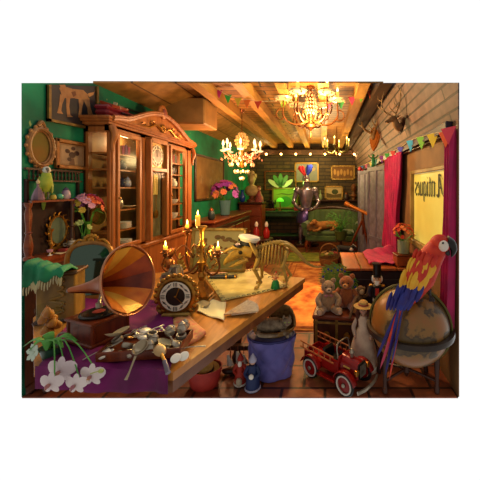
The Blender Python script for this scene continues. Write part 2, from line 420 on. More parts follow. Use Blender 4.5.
# ------------------------------------------------------------------ gramophone
GR = mat(0x4a1c0e, 0.3, 0, 0x7a3416, 5, 'wood', .08, .8, (4, 4, 1))
GS = 1/.82; g0 = F(99, 337, .818); t = thing('gramophone', 'wooden gramophone with a large copper horn on purple cloth', 'gramophone', (g0.x, g0.y, .818), rz=math.radians(-22), sc=.82)
b = MB(); b.box((0, 0, .012), (.27, .25, .024), bev=.006); b.box((0, 0, .075), (.235, .215, .11), bev=.004); b.box((0, 0, .138), (.27, .25, .018), bev=.006)
for sx in (-1, 1):
    for sy in (-1, 1): b.cyl((sx*.115, sy*.105, .02), (sx*.115, sy*.105, .13), .012)
b.build('case', GR, t)
b = MB(); b.lathe([(.001, .150), (.098, .150), (.104, .154), (.104, .160), (.1, .163), (.001, .163)], n=36); tt = b.build('turntable', mat(0x2a2622, .3, .6), t)
b = MB(); b.lathe([(.036, .166), (.094, .166), (.096, .1635), (.036, .1635)], n=36, close=True); b.build('record', mat(0x070606, .18), tt)
b = MB(); b.lathe([(.005, .167), (.034, .167), (.034, .164)], n=24); b.build('record_label', mat(0x8a2a1a, .5), tt)
b = MB(); b.tube([(-.10, .118, .15), (-.10, .118, .23), (-.085, .10, .262), (-.04, .04, .255), (.0, .0, .215)], .009, smooth=5); b.lathe([(.018, .0), (.018, .03)], (0.0, 0, .19), 14)
b.build('tone_arm', SILVER, t)
b = MB(); b.tube([(-.10, -.13, .07), (-.11, -.16, .07), (-.12, -.17, .03), (-.14, -.18, .0)], .005, smooth=4); b.cyl((-.14, -.18, .0), (-.165, -.195, .0), .009); b.build('crank', SILVER, t)
# horn in the thing's frame
Rz = Matrix.Rotation(-math.radians(-22), 3, 'Z')
mc = P(130, 279, 1.56); ax = Vector((.975, -.12, .20)).normalized()
def tol(p): return (Rz @ (Vector(p)-Vector((g0.x, g0.y, .818))))*GS
L = .36; base = mc-ax*L
A = Matrix.Translation(tol(base)) @ (Rz@ax).to_track_quat('Z', 'Y').to_matrix().to_4x4() @ Matrix.Scale(GS, 4)
prof = []
for i in range(15):
    k = i/14; prof.append((.013+.025*k+.135*k**3.0, L*k))
inner = [(r-.003, z) for r, z in reversed(prof)]
b = MB(); b.lathe(prof+[(.180, L+.004)]+[(.172, L+.006)]+inner, n=40, A=A, close=True)
horn = b.build('horn', mat(0x7a2a0a, .32, .35, 0xb0602a, 5, 'noise', .1, .8), t)
b = MB()                                                          # petals lining the horn, shading painted in as alternating lacquer tones
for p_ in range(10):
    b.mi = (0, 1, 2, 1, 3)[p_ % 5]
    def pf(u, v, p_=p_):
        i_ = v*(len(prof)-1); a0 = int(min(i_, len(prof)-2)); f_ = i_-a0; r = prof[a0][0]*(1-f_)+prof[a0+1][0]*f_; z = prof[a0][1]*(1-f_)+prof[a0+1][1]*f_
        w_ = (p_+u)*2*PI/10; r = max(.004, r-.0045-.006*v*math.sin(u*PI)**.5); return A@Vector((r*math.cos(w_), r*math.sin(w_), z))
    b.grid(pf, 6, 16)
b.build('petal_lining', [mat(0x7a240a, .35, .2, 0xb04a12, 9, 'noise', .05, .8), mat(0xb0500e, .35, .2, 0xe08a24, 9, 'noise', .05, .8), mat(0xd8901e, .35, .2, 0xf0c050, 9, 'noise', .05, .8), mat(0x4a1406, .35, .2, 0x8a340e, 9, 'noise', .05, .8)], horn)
b = MB(); b.tube([A@Vector((.177*math.cos(a*PI/20), .177*math.sin(a*PI/20), L+.002)) for a in range(40)], .0055, closed=True); b.build('horn_rim', mat(0xb07a58, .25, .8), t)
b = MB(); b.tube([tol(base), tol(base)+Vector((-.01, .02, -.015)), Vector((-.10, .118, .24))], .014, smooth=4); b.build('elbow', mat(0x6a3a20, .3, .7), t)

# ------------------------------------------------------------------ ornate clock
c0 = F(176, 318, .80); t = thing('mantel_clock', 'round gilt table clock with white numeral ring beside the horn', 'clock', (c0.x, c0.y+.02, .803), rz=math.radians(6), sc=1.14)
zc = .118
b = MB()
b.lathe([(.1, -.02), (.108, -.012), (.108, .01), (.098, .022), (.086, .026), (.082, .022)], (0, 0, zc), 36, Matrix.Rotation(PI/2, 4, 'X'))
for i in range(22):
    a = i*2*PI/22; b.ell((.107*math.cos(a), -.012, zc+.107*math.sin(a)), (.014, .012, .014), 8, 6)
b.build('case', GOLD, t)
b = MB(); b.box((0, .0, .014), (.15, .07, .028), bev=.008)
for sx in (-1, 1): b.tube([(sx*.05, 0, .03), (sx*.09, 0, .03), (sx*.1, 0, .055), (sx*.075, 0, .06)], .012, smooth=4)
b.build('base', GOLDD, t)
def dial(b, c, r, y, ring=1.0):
    """numeral ring faces -Y: material 0 dark centre, 1 ring, 2 marks"""
    def disc(r0, r1, yy, n=40):
        vs = []; fs = []
        for j in range(n):
            a = 2*PI*j/n; vs += [(c[0]+r0*math.cos(a), yy, c[2]+r0*math.sin(a)), (c[0]+r1*math.cos(a), yy, c[2]+r1*math.sin(a))]
        for j in range(n):
            k = (j+1) % n; fs.append((2*j, 2*j+1, 2*k+1, 2*k))
        b.add(vs, fs)
    b.mi = 0; disc(.0001, r, y); b.mi = 1; disc(r*.62, r*.98, y-.002)
    b.mi = 2
    for i in range(12):
        a = i*PI/6; Rr = Matrix.Rotation(-a, 3, 'Y')
        for dx in ((-.06, .06) if i % 3 else (-.1, 0, .1)):
            b.box(Vector((c[0], y-.004, c[2]))+Rr@Vector((dx*r, 0, r*.8)), (.035*r, .002, .26*r), (0, -a if False else a, 0))
    b.mi = 0
b = MB(); dial(b, (0, 0, zc), .08, -.03)
b.build('dial', [mat(0x2a2018, .3), mat(0xe8dfc8, .4), mat(0x1a1410, .5)], t, smooth=False)
b = MB(); b.box((.012, -.036, zc+.02), (.005, .002, .055), (0, .35, 0)); b.box((.018, -.037, zc-.018), (.004, .002, .06), (0, -.8+PI, 0)); b.ell((0, -.037, zc), (.006, .003, .006)); b.build('hand', GOLD, t, smooth=False)

# ------------------------------------------------------------------ candelabra and cherub
k0 = F(202, 300, .80); t = thing('candelabrum', 'tall gilt branched candelabrum with four burning candles on table', 'candelabrum', (k0.x, k0.y, .802))
S_ = k0.y/FPX
b = MB(); 
for (w, z0, z1) in ((.15, 0, .02), (.13, .02, .04)): b.box((0, 0, (z0+z1)/2), (w, w*.8, z1-z0), bev=.005)
b.lathe([(.085, .04), (.06, .075), (.03, .12), (.02, .15)], n=4, A=Matrix.Rotation(PI/4, 4, 'Z')); b.build('base', GOLD, t)
b = MB(); hh = (300-226)*S_
b.lathe([(.018, .14), (.03, .17), (.014, .2), (.026, .24), (.034, .27), (.018, .30), (.012, .36), (.026, .39), (.012, .43), (.018, hh-.03), (.036, hh-.01), (.03, hh)], n=14); b.build('stem', GOLD, t)
def candle(parent, x, y, z, h, r, col=None, energy=2.6):
    b = MB(); b.lathe([(r, 0), (r, h-.004), (r*.8, h), (r*.3, h-.003)], (x, y, z), 12); o = b.build('candle', mat(0xe89830, .5, emit=.55), parent)
    b = MB(); b.lathe([(.0001, 0), (.0055, .009), (.0045, .02), (.0001, .038)], (x, y, z+h), 8); b.build('flame', FLAME, o)
    light('candle_light', (x, y, z+h+.03), energy, (1.0, .68, .2), .012, parent)
candle(t, -.03, 0, hh, .075, .016)
b = MB()
ends = []
for (px, py, dy) in ((184, 232, .05), (220, 252, -.04), (167, 252, -.02)):
    ex = (px-202)*S_; ez = (300-py)*S_
    b.tube([(0, 0, .30), (ex*.35, dy*.3, .20), (ex*.8, dy*.8, .19), (ex*1.08, dy, ez*.55+.05), (ex, dy, ez-.03)], [.009, .008, .008, .007, .007], smooth=6)
    b.tube([(ex*.3, dy*.3, .33), (ex*.5, dy*.5, .39), (ex*.72, dy*.7, .34), (ex*.62, dy*.7, .29), (ex*.5, dy*.6, .32)], .005, smooth=6)
    b.lathe([(.006, -.04), (.02, -.025), (.012, -.015), (.034, -.004), (.036, .002), (.02, .002), (.018, .02)], (ex, dy, ez), 14)
    ends.append((ex, dy, ez))
b.build('branch', BRONZE, t)
for e in ends: candle(t, e[0], e[1], e[2], .045, .013)
b = MB()
for i in range(16):
    a = random.uniform(0, 2*PI); r = random.uniform(.02, .1); z = random.uniform(.16, .34)
    b.tube([(r*math.cos(a), r*.4*math.sin(a), z), (r*1.3*math.cos(a+.4), r*.4, z+.03), (r*1.1*math.cos(a+.8), r*.5, z+.05), (r*.8*math.cos(a+.6), 0, z+.035)], .0045, 6, smooth=4)
b.build('scrollwork', GOLD, t)

c1 = F(166, 300, .80); t = thing('cherub_figurine', 'bronze winged cherub figurine standing behind the round clock', 'figurine', (c1.x-.02, c1.y+.1, .802), rz=-.3)
b = MB(); b.lathe([(.06, 0), (.055, .03), (.035, .05), (.04, .09), (.03, .1)], n=16); b.build('base', DARKW, t)
b = MB(); b.ell((0, 0, .23), (.036, .03, .05)); b.ell((0, -.002, .175), (.034, .032, .035)); b.ell((0, -.005, .315), (.03, .031, .034)); b.cyl((0, 0, .27), (0, 0, .295), .013)
for s in (-1, 1):
    b.tube([(s*.018, 0, .165), (s*.028, -.03, .14), (s*.02, -.01, .1)], [.018, .015, .009], smooth=4); b.ell((s*.02, -.02, .1), (.01, .018, .008))
    b.tube([(s*.032, 0, .26), (s*.055, -.02, .23), (s*.03, -.05, .235)], [.012, .011, .008], smooth=4)
b.build('body', BRONZE, t)
b = MB(); 
for s in (-1, 1):
    for k in range(5): b.ell((s*(.05+.012*k), .03, .27-.018*k), (.012, .005, .045-.005*k), rot=(0, s*(.3+.12*k), 0))
each(b, 'wing_feather', GOLDD, t)
b = MB(); 
for k in range(14):
    a = k*2.4; b.ell((.022*math.cos(a), .006+.02*math.sin(a), .325+.012*math.sin(k)), .013, 7, 5)
b.build('hair', BRONZE, t)

# small silver goblets beside the cherub
gb_ = None
for i, (px, py, s, lb) in enumerate(((176, 262, 1, 'taller silver filigree goblet standing between cherub and candelabrum'), (171, 268, .85, 'shorter silver filigree goblet standing against the cherub'))):
    q = P(px, py, 2.12)
    if i == 0:
        gb_ = thing('goblet', lb, 'goblet', (q.x, q.y, .802), group='silver goblets by the cherub')
        b = MB(); b.lathe([(.03, 0), (.03, .006), (.008, .02), (.008, .1), (.02, .13), (.034, .2), (.036, .25), (.033, .25), (.03, .2), (.01, .14)], n=16); b.build('cup', SILVER, gb_)
        b = MB()
        for k in range(6):
            a = k*PI/3; b.tube([(.035*math.cos(a), .035*math.sin(a), .24), (.05*math.cos(a), .05*math.sin(a), .2), (.03*math.cos(a), .03*math.sin(a), .16)], .004, 6, smooth=4)
        b.build('filigree', SILVER, gb_)
    else: dup(gb_, (q.x, q.y-.06, .802), label=lb, sc=.85)

# ------------------------------------------------------------------ tray of silver oddments
q = F(148, 350, .82); t = thing('wooden_tray', 'dark wooden tray piled with old silver on the purple cloth', 'tray', (q.x, q.y, .822), rz=.12)
b = MB(); b.box((0, 0, .01), (.36, .19, .02), bev=.004); b.build('bottom', GR, t)
b = MB()
for (c, d) in (((0, -.09, .03), (.36, .012, .03)), ((0, .09, .03), (.36, .012, .03)), ((-.175, 0, .03), (.012, .18, .03)), ((.175, 0, .03), (.012, .18, .03))): b.box(c, d, bev=.003)
b.build('rim', GR, t)
tray = Vector((q.x, q.y, .822)); RT = Matrix.Rotation(.12, 3, 'Z')
kinds = []
def junk(kind, x, y, z, rx=0, ry=0, rz=0, lb='', sc=1.0):
    p = tray+RT@Vector((x, y, z))
    names = {'coin': 'coin', 'spoon': 'teaspoon', 'ring': 'napkin_ring', 'watch': 'pocket_watch', 'pot': 'salt_pot', 'fork': 'fork', 'dish': 'small_dish'}
    b = MB(); m = SILVER
    if kind == 'coin': b.lathe([(.011, 0), (.012, .001), (.012, .003), (.011, .004)], n=18); m = mat(random.choice((0xb8a888, 0xa07a40, 0xc8c0b0)), .3, .7)
    if kind == 'spoon':
        b.ell((0, 0, 0), (.016, .024, .005)); b.tube([(0, .02, 0), (0, .05, .006), (0, .1, .004), (0, .12, .002)], [.004, .003, .004, .007], 6, smooth=3, flat=.4)
    if kind == 'ring': b.tube([(.018*math.cos(a*PI/10), .018*math.sin(a*PI/10), 0) for a in range(20)], .005, 6, closed=True, flat=2.2)
    if kind == 'watch': b.lathe([(.02, 0), (.024, .003), (.024, .009), (.019, .012), (.0001, .0125)], n=24); b.tube([(.006*math.cos(a*PI/6), .03+.006*math.sin(a*PI/6), .006) for a in range(12)], .0018, 6, closed=True); m = mat(0xd8d0c0, .3, .3)
    if kind == 'pot': b.lathe([(.012, 0), (.02, .008), (.022, .022), (.014, .034), (.016, .038), (.006, .046), (.0001, .05)], n=18)
    if kind == 'fork':
        b.tube([(0, 0, 0), (0, .05, .004), (0, .1, 0)], [.004, .003, .005], 6, flat=.4)
        for dx in (-.007, 0, .007): b.tube([(dx*.6, -.0, 0), (dx, -.015, .001), (dx, -.04, .004)], .0018, 5)
    if kind == 'dish': b.lathe([(.012, 0), (.026, .006), (.034, .012), (.031, .012), (.02, .006), (.0001, .004)], n=20); m = mat(0xc8b890, .35, .2)
    o = b.build(names[kind], m); o.location = p; o.rotation_euler = (rx, ry, rz); o.scale = (sc,)*3
    return tag(o, lb, names[kind].replace('_', ' '), 'silver oddments heaped on the tray')
cols = ['at the left end', 'second from the left end', 'left of centre', 'right of centre', 'second from the right end', 'at the right end']
rows = ['front row', 'second row', 'third row', 'back row', 'top of the heap']
seq = 2*['watch', 'coin', 'ring', 'pot', 'dish', 'spoon', 'fork', 'ring', 'coin', 'pot', 'dish', 'spoon', 'ring', 'coin', 'watch', 'fork', 'pot', 'ring', 'dish', 'coin']
i = 0
wr = {'watch': 'round white-faced pocket watch', 'coin': 'flat round coin', 'ring': 'silver napkin ring', 'pot': 'lidded silver salt pot', 'dish': 'shallow shell-coloured dish', 'spoon': 'silver teaspoon', 'fork': 'silver fork'}
for r in range(5):
    for c in range(6):
        k = seq[i]; i += 1
        junk(k, -.145+.058*c+random.uniform(-.01, .01), (-.07+.045*r if r < 4 else .0)+random.uniform(-.01, .01), .024+(.012*r if r < 4 else .05), random.uniform(-.3, .5), random.uniform(-.3, .3), random.uniform(0, 6),
             '%s %s of the tray, %s' % (wr[k], cols[c], rows[r]), 1.1)
for (px, py, w_) in ((184, 355, 'right'), (176, 357, 'left')):
    q = F(px, py, .875)
    o = MB().lathe([(.016, 0), (.021, .002), (.021, .006), (.016, .008), (.0001, .008)], n=24).build('pocket_watch', mat(0xe0d8c8, .35)); o.location = (q.x, q.y, .868); o.rotation_euler = (.5, 0, 0)
    tag(o, 'small white round watch face at tray front corner, %s one of two' % w_, 'pocket watch', 'silver oddments heaped on the tray')
# ladle and server hanging over the tray's front edge
q = F(141, 349, .885); b = MB(); b.lathe([(.0001, -.012), (.012, -.01), (.026, .004), (.030, .016), (.027, .016), (.02, .003), (.0001, -.006)], n=22, squash=(1, 1.25)); t = thing('soup_ladle', 'tarnished silver ladle lying handle down over the tray front', 'ladle', (q.x, q.y, .885), rot=(.45, 0, 0)); b.build('bowl', mat(0x9a8a70, .3, .8), t)
b = MB(); b.tube([(0, -.034, .008), (.004, -.06, .008), (.006, -.1, -.004), (.008, -.13, -.008)], [.006, .0045, .004, .007], 8, smooth=4, flat=.5); b.build('handle', mat(0x9a8a70, .3, .8), t)
q = F(160, 350, .885); t = thing('serving_spoon', 'large serving spoon with dark handle resting on the tray', 'spoon', (q.x, q.y, .885), rot=(.4, 0, .75)); b = MB(); b.ell((0, 0, 0), (.026, .036, .009), 16, 8); b.build('bowl', mat(0xa88a60, .3, .8), t)
b = MB(); b.tube([(0, -.03, .002), (0, -.06, .008), (0, -.075, .008)], [.008, .007, .008], 10, smooth=3); b.build('collar', BRASS, t)
b = MB(); b.tube([(0, -.07, .008), (0, -.1, .008), (0, -.13, .004)], [.009, .01, .011], 10, smooth=3); b.build('handle', mat(0x6a6068, .3, .6), t)

# ------------------------------------------------------------------ flat things on the table
def sheet(name, pts, z, m, lb, cat, th=.004, amp=.006, nu=14, nv=10, solid=True):
    c = [Vector(F(px, py, z)) for px, py in pts]      # four corners: near-left, near-right, far-right, far-left
    def fn(u, v):
        p = c[0].lerp(c[1], u).lerp(c[3].lerp(c[2], u), v)
        return (p.x, p.y, p.z+amp*(math.sin(u*9+v*4)*.5+.5)*(1 if amp else 0)+.0015)
    b = MB(); b.grid(fn, nu, nv); o = b.build(name, m, solid=th); return tag(o, lb, cat) if cat else o
MAPM = mat(0xe8d488, .6, 0, 0xb89c54, 9, 'noise', 0, .8)
mp_ = sheet('old_map', ((222, 302), (289, 287), (258, 268), (205, 277)), .803, MAPM, 'yellowed map with a dark scrolled border lying under the skeleton', 'map')
b = MB(); cs = [F(px, py, .811) for px, py in ((222, 302), (289, 287), (258, 268), (205, 277))]
for i in range(4):
    p0, p1 = cs[i], cs[(i+1) % 4]; n = 12 if i % 2 == 0 else 7; ce = sum(cs, Vector())/4
    for k in range(n):
        a = p0.lerp(p1, (k+.5)/n); a = a+(ce-a)*.09
        b.tube([(a.x+.012*math.cos(w), a.y+.010*math.sin(w), .811) for w in (0, 1.2, 2.4, 3.6, 4.6)], .0022, 5, smooth=3)
each(b, 'border_scroll', mat(0x2a3420, .6), mp_)
sheet('letter', ((196, 312), (224, 322), (226, 303), (205, 300)), .803, mat(0xe8d8a8, .6), 'pale folded letter lying in front of the candelabrum', 'letter', amp=.01)
sheet('letter', ((184, 314), (207, 308), (214, 300), (196, 298)), .806, mat(0xb09a70, .6), 'grey-brown creased letter lying right beside the gilt clock', 'letter', amp=.012)
pk = sheet('embroidered_cushion', ((186, 347), (206, 335), (190, 318), (170, 322)), .806, mat(0xd86a5a, .7, 0, 0xd8b060, 60, 'noise', .2, .7), 'flat pink and gold embroidered cushion between tray and clock', 'cushion', th=.022, amp=.01)
# lace fan
q = F(224, 317, .80); t = thing('lace_fan', 'open ivory lace folding fan lying near the table edge', 'fan', (q.x, q.y, .812), rz=math.radians(-8))
b = MB()
def fanfn(u, v):
    a = math.radians(8+62*u); r = .045+.165*v; return (r*math.cos(a), r*math.sin(a), .004+.006*(1 if int(u*28) % 2 else -1)+.02*v)
b.grid(fanfn, 28, 6); b.build('leaf', mat(0xf0e0c0, .6, 0, 0xc8b090, 50, 'noise', .2, .8), t, smooth=False, solid=.0015)
for k in range(8):
    a = math.radians(8+62*k/7); b = MB(); b.tube([(0, 0, .004), (.21*math.cos(a), .21*math.sin(a), .024)], [.004, .002], 6); b.build('stick', mat(0xb89a78, .4), t)
# hula figurine
q = F(276, 288, .80); t = thing('hula_dancer_figurine', 'tiny dancer figurine in green skirt under the skeleton', 'figurine', (q.x, q.y-.03, .802), sc=.92)
b = MB(); b.lathe([(.03, 0), (.03, .006), (.001, .007)], n=16); b.build('base', DARKW, t)
b = MB(); b.lathe([(.04, .006), (.038, .02), (.028, .06), (.017, .078), (.0001, .079)], n=18); b.build('skirt', mat(0x0a8a3a, .5, 0, 0x0a4a20, 60, 'noise', .3, .8), t)
b = MB(); b.lathe([(.012, .075), (.014, .09), (.017, .102), (.008, .114), (.005, .12)], n=12); b.ell((0, 0, .132), (.012, .012, .015))
for s in (-1, 1): b.tube([(s*.015, 0, .106), (s*.03, -.006, .098), (s*.02, -.012, .128)], [.005, .004, .003], 7, smooth=3)
b.build('body', mat(0xc88a5a, .5), t)
b = MB(); b.ell((0, .004, .137), (.013, .013, .013)); b.build('hair', BLACK, t); b = MB(); b.ell((0, -.002, .098), (.019, .014, .008)); b.ell((.008, -.006, .147), (.007, .005, .007)); each(b, 'flower_garland', mat(0xc82020, .5), t)
# spyglass
t = thing('spyglass', 'dark brass-banded spyglass lying at the foot of the picture', 'spyglass', F(222, 277, .82)+Vector((0, .0, 0)), rz=.05)
b = MB(); b.cyl((-.11, 0, 0), (.04, 0, 0), .02); b.cyl((.04, 0, 0), (.13, 0, 0), .016); b.build('tube', mat(0x2a2a30, .4), t)
b = MB()
for x in (-.11, .04, .12): b.lathe([(.023, -.008), (.023, .008)], (x, 0, 0), 16, Matrix.Rotation(PI/2, 4, 'Y'))
each(b, 'band', BRASS, t)

# ------------------------------------------------------------------ dinosaur skeleton with cap
q = F(272, 287, .80); t = thing('dinosaur_skeleton', 'model horned dinosaur skeleton standing at the far table end', 'skeleton model', (q.x+.01, q.y+.02, .806), rz=math.radians(8), sc=1.2)
sp_ = [(-.14, 0, .235), (-.08, 0, .265), (-.02, 0, .285), (.05, 0, .29), (.11, 0, .265), (.17, 0, .21), (.22, 0, .15), (.28, .01, .115), (.34, .02, .108)]
b = MB(); b.tube(sp_, [.016, .016, .015, .016, .018, .014, .010, .006, .003], smooth=5)
for i in range(26):
    k = i/25*(len(sp_)-1); a = int(min(k, len(sp_)-2)); f_ = k-a; p = Vector(sp_[a]).lerp(Vector(sp_[a+1]), f_); h = .03*(1-i/30)
    b.box(p+Vector((0, 0, h*.5)), (.006, .006, h), (0, .2, 0))
b.build('spine', BONE, t)
for i in range(9):
    x = -.09+.021*i; zt = .255+.03*math.sin(i/8*PI); w = .055+.022*math.sin((i+1)/10*PI)
    for s in (-1, 1):
        b = MB(); b.tube([(x, 0, zt), (x, s*w*.8, zt-.02), (x-.004, s*w, zt-.07), (x-.01, s*w*.75, zt-.12), (x-.015, s*w*.3, zt-.14+.006*i)], [.0055, .006, .0055, .0045, .003], 6, smooth=4); b.build('rib', BONE, t)
def leg(x, y, top, knee, ank, foot):
    b = MB(); b.tube([(x+top[0], y, top[1]), (x+knee[0], y*1.25, knee[1])], [.017, .012], 8); b.ell((x+knee[0], y*1.25, knee[1]), .016, 8, 6)
    b.tube([(x+knee[0], y*1.25, knee[1]), (x+ank[0], y*1.2, ank[1])], [.013, .009], 8); b.ell((x+ank[0], y*1.2, ank[1]), .012, 8, 6)
    for k in (-1, 0, 1): b.tube([(x+ank[0], y*1.2, ank[1]), (x+foot[0]+.003, y*1.2+k*.012, .014), (x+foot[0]-.02, y*1.2+k*.02, .006)], [.007, .006, .004], 6)
    b.build('leg', BONE, t)
for s in (-1, 1):
    leg(-.09, s*.05, (0, .22), (-.012+.02*s, .13), (.008, .045), (-.012, .01)); leg(.09, s*.05, (0, .245), (-.03, .14), (.012+.015*s, .05), (-.008, .01))
b = MB(); b.tube([(.04, 0, .275), (.08, -.035, .285), (.13, -.03, .26)], [.01, .02, .008], smooth=4, flat=.5); b.tube([(.04, 0, .275), (.08, .035, .285), (.13, .03, .26)], [.01, .02, .008], smooth=4, flat=.5); b.build('pelvis', BONE, t)
sk = Vector((-.2, 0, .235))
b = MB(); b.tube([sk+Vector((.06, 0, .0)), sk+Vector((0, 0, .01)), sk+Vector((-.06, 0, -.025)), sk+Vector((-.105, 0, -.055)), sk+Vector((-.125, 0, -.085))], [.045, .045, .032, .018, .004], 12, smooth=5)
b.build('skull', BONE, t)
b = MB()
b.lathe([(.0001, 0), (.06, .004), (.088, -.006), (.088, .004), (.06, .014), (.0001, .01)], n=20, A=Matrix.Translation(sk+Vector((.075, 0, .02)))@Matrix.Rotation(math.radians(62), 4, 'Y')); b.build('frill', BONE, t)
b = MB(); b.tube([sk+Vector((.03, 0, -.05)), sk+Vector((-.03, 0, -.075)), sk+Vector((-.09, 0, -.10))], [.016, .014, .005], 8, smooth=4); b.build('jaw', BONE, t)
for s in (-1, 1): b = MB(); b.tube([sk+Vector((0, s*.03, .02)), sk+Vector((-.06, s*.04, .035)), sk+Vector((-.13, s*.045, .0))], [.014, .01, .002], 8, smooth=4); b.build('horn', BONE, t)
b = MB(); b.tube([sk+Vector((-.08, 0, -.02)), sk+Vector((-.105, 0, .0))], [.01, .002], 8); b.build('nose_horn', BONE, t)
b = MB()
for s in (-1, 1): b.ell(sk+Vector((-.012, s*.038, .004)), (.016, .009, .014))
each(b, 'eye_socket', mat(0x1a1206, .8), t)
hq = Vector((q.x+.01, q.y+.02, .806))+Matrix.Rotation(math.radians(8), 3, 'Z')@(sk+Vector((.03, 0, .045)))*1.2
t = thing('captains_cap', 'white peaked sailing cap with dark badge on the skull', 'cap', hq, rot=(0, .2, .15), sc=1.12)
b = MB(); b.lathe([(.058, 0), (.06, .028)], n=24); b.build('band', mat(0x15161c, .5), t)
b = MB(); b.lathe([(.06, .027), (.078, .05), (.072, .064), (.03, .072), (.0001, .073)], n=28); b.build('crown', mat(0xd8d2c0, .6), t)
b = MB(); b.grid(lambda u, v: ((-.055-.045*v)*math.cos((u-.5)*1.9), (.055+.03*v)*math.sin((u-.5)*1.9)*1.1, .002-.018*v), 12, 4); b.build('peak', BLACK, t, solid=.003)
b = MB(); b.ell((-.066, -.012, .03), (.006, .016, .016)); b.build('badge', mat(0x222026, .5), t)

# ------------------------------------------------------------------ tall display cabinet on the left wall (local: x = along the wall, -y = into the room)
CX, C0, C1 = -2.07, 2.87, 4.68; CW = C1-C0; CD = .235
t = cabinet = thing('display_cabinet', 'tall carved oak display cabinet with glazed doors and central clock', 'cabinet', (CX, C0, 0), rz=PI/2)
# local x -> +Y world, local y -> -X world (towards the wall), so the front is at y = 0 and the back at y = CD
def du(px): return -CX*FPX/(HX-px)-C0
U = [0, du(117), du(139), du(146.5), du(163), du(170), du(184.5), CW]
ZB, ZT = .96, 2.20
b = MB(); b.box((CW/2, CD/2, .05), (CW+.03, CD+.03, .1), bev=.01); b.box((CW/2, CD/2+.003, .5), (CW, CD-.006, .84)); b.box((CW/2, CD/2, .935), (CW+.04, CD+.03, .05), bev=.01)
b.build('lower_body', OAK, t, smooth=False)
b = MB(); b.box((CW/2, CD-.008, 1.58), (CW, .012, 1.24)); plab(b.build('back_panel', mat(0x7a5630, .6, 0, 0xa8804a, 3, 'noise', .1, .6), t, smooth=False), 'darker back panel')
b = MB()
for x in (U[1]/2-.0, (U[2]+U[3])/2, (U[4]+U[5])/2, (U[6]+U[7])/2):
    w = {0: U[1], 1: U[3]-U[2], 2: U[5]-U[4], 3: U[7]-U[6]}[[U[1]/2, (U[2]+U[3])/2, (U[4]+U[5])/2, (U[6]+U[7])/2].index(x)]
    b.box((x, .02, (ZB+ZT)/2), (w-.045, .04, ZT-ZB), bev=.006); b.box((x, -.004, (ZB+ZT)/2), (w*.35, .02, ZT-ZB-.06), bev=.006)
b.box((CW/2, .02, ZT-.02), (CW, .04, .06)); b.box((CW/2, .02, ZB+.02), (CW, .04, .05))
for x in (.025, CW-.025): b.box((x, CD-.02, (ZB+ZT)/2), (.05, .04, ZT-ZB))
for z in (ZT-.03, ZB+.03): b.box((.02, CD/2, z), (.04, CD, .06)); b.box((CW-.02, CD/2, z), (.04, CD, .06))
b.build('carcass', OAK, t, smooth=False)
# cornice and arched pediment
b = MB()
for k, (z, o) in enumerate(((2.20, .0), (2.225, .02), (2.25, .045), (2.272, .06))): b.box((CW/2, CD/2-o*.3, z), (CW+2*o, CD+o, .028), bev=.004)
b.build('cornice', OAK, t, smooth=False)
xs = [i/28*CW for i in range(29)]
def arch(x): 
    u = (x/CW-.5)*2; return 2.28+.25*max(0, math.cos(u*PI/1.9))**1.5+.02*math.exp(-((abs(u)-.9)/.1)**2)
poly = [(x, arch(x)-.03) for x in xs]+[(CW, 2.24), (0, 2.24)]
b = MB(); b.prism(poly, .05, Matrix.Translation((0, -.02, 0))); b.build('pediment', OAKL, t, smooth=False)
b = MB(); b.tube([(x, -.035, arch(x)-.02) for x in xs], .026, 8); b.tube([(x, -.05, arch(x)) for x in xs], .014, 8); b.build('pediment_moulding', OAK, t)
b = MB()
for s in (-1, 1):
    x0 = CW/2
    b.tube([(x0+s*.05, -.03, 2.33), (x0+s*.16, -.035, 2.36), (x0+s*.3, -.035, 2.30), (x0+s*.46, -.035, 2.285), (x0+s*.62, -.03, 2.265)], [.02, .014, .013, .012, .005], 7, smooth=5)
    b.tube([(x0+s*.16, -.035, 2.35), (x0+s*.22, -.04, 2.39), (x0+s*.27, -.04, 2.37), (x0+s*.24, -.04, 2.345)], .009, 6, smooth=4)
    b.tube([(x0+s*.34, -.035, 2.30), (x0+s*.4, -.04, 2.335), (x0+s*.45, -.04, 2.32)], .008, 6, smooth=4)
for k in range(8): b.ell((CW/2+.035*math.cos(k*PI/4), -.04, 2.345+.035*math.sin(k*PI/4)), (.022, .01, .022), 8, 6)
each(b, 'carved_scroll', GOLD, t)
b = MB()
for k in range(9):
    a = PI*k/8; b.ell((CW/2+.075*math.cos(a), -.03, 2.53+.085*math.sin(a)), (.028, .018, .028), 8, 6)
b.ell((CW/2, -.03, 2.53), (.06, .03, .07)); b.build('crest', OAKL, t)
b = MB(); b.ell((CW/2, -.055, 2.545), (.04, .015, .045)); plab(b.build('crest_rosette', mat(0x8a4a44, .5), t), 'dull rose rosette')
# corner pilaster carvings
b = MB()
for x in (.03, CW-.03):
    b.tube([(x, -.01, 2.2), (x, -.04, 2.12), (x, -.015, 2.02), (x, -.022, 1.95)], [.035, .03, .02, .01], 8, smooth=4)
each(b, 'corbel', OAKL, t)
# doors with glass
for n_, (x0, x1) in enumerate(((U[1], U[2]), (U[5], U[6]))):
    b = MB()
    for xx in (x0-.0, x1): b.box((xx, -.0, (ZB+ZT)/2+.0), (.035, .045, ZT-ZB-.08), bev=.004)
    for zz in (ZB+.05, ZT-.055): b.box(((x0+x1)/2, -.001, zz), (x1-x0+.03, .045, .04), bev=.004)
    d = b.build('door', OAKL, t, smooth=False)
    b = MB(); b.box(((x0+x1)/2, .0, (ZB+ZT)/2), (x1-x0, .003, ZT-ZB-.12)); b.build('glass', GLASS, d, smooth=False)
    b = MB(); b.ell((x0-.0, -.03, 1.5), .012); b.build('knob', BRASS, d)
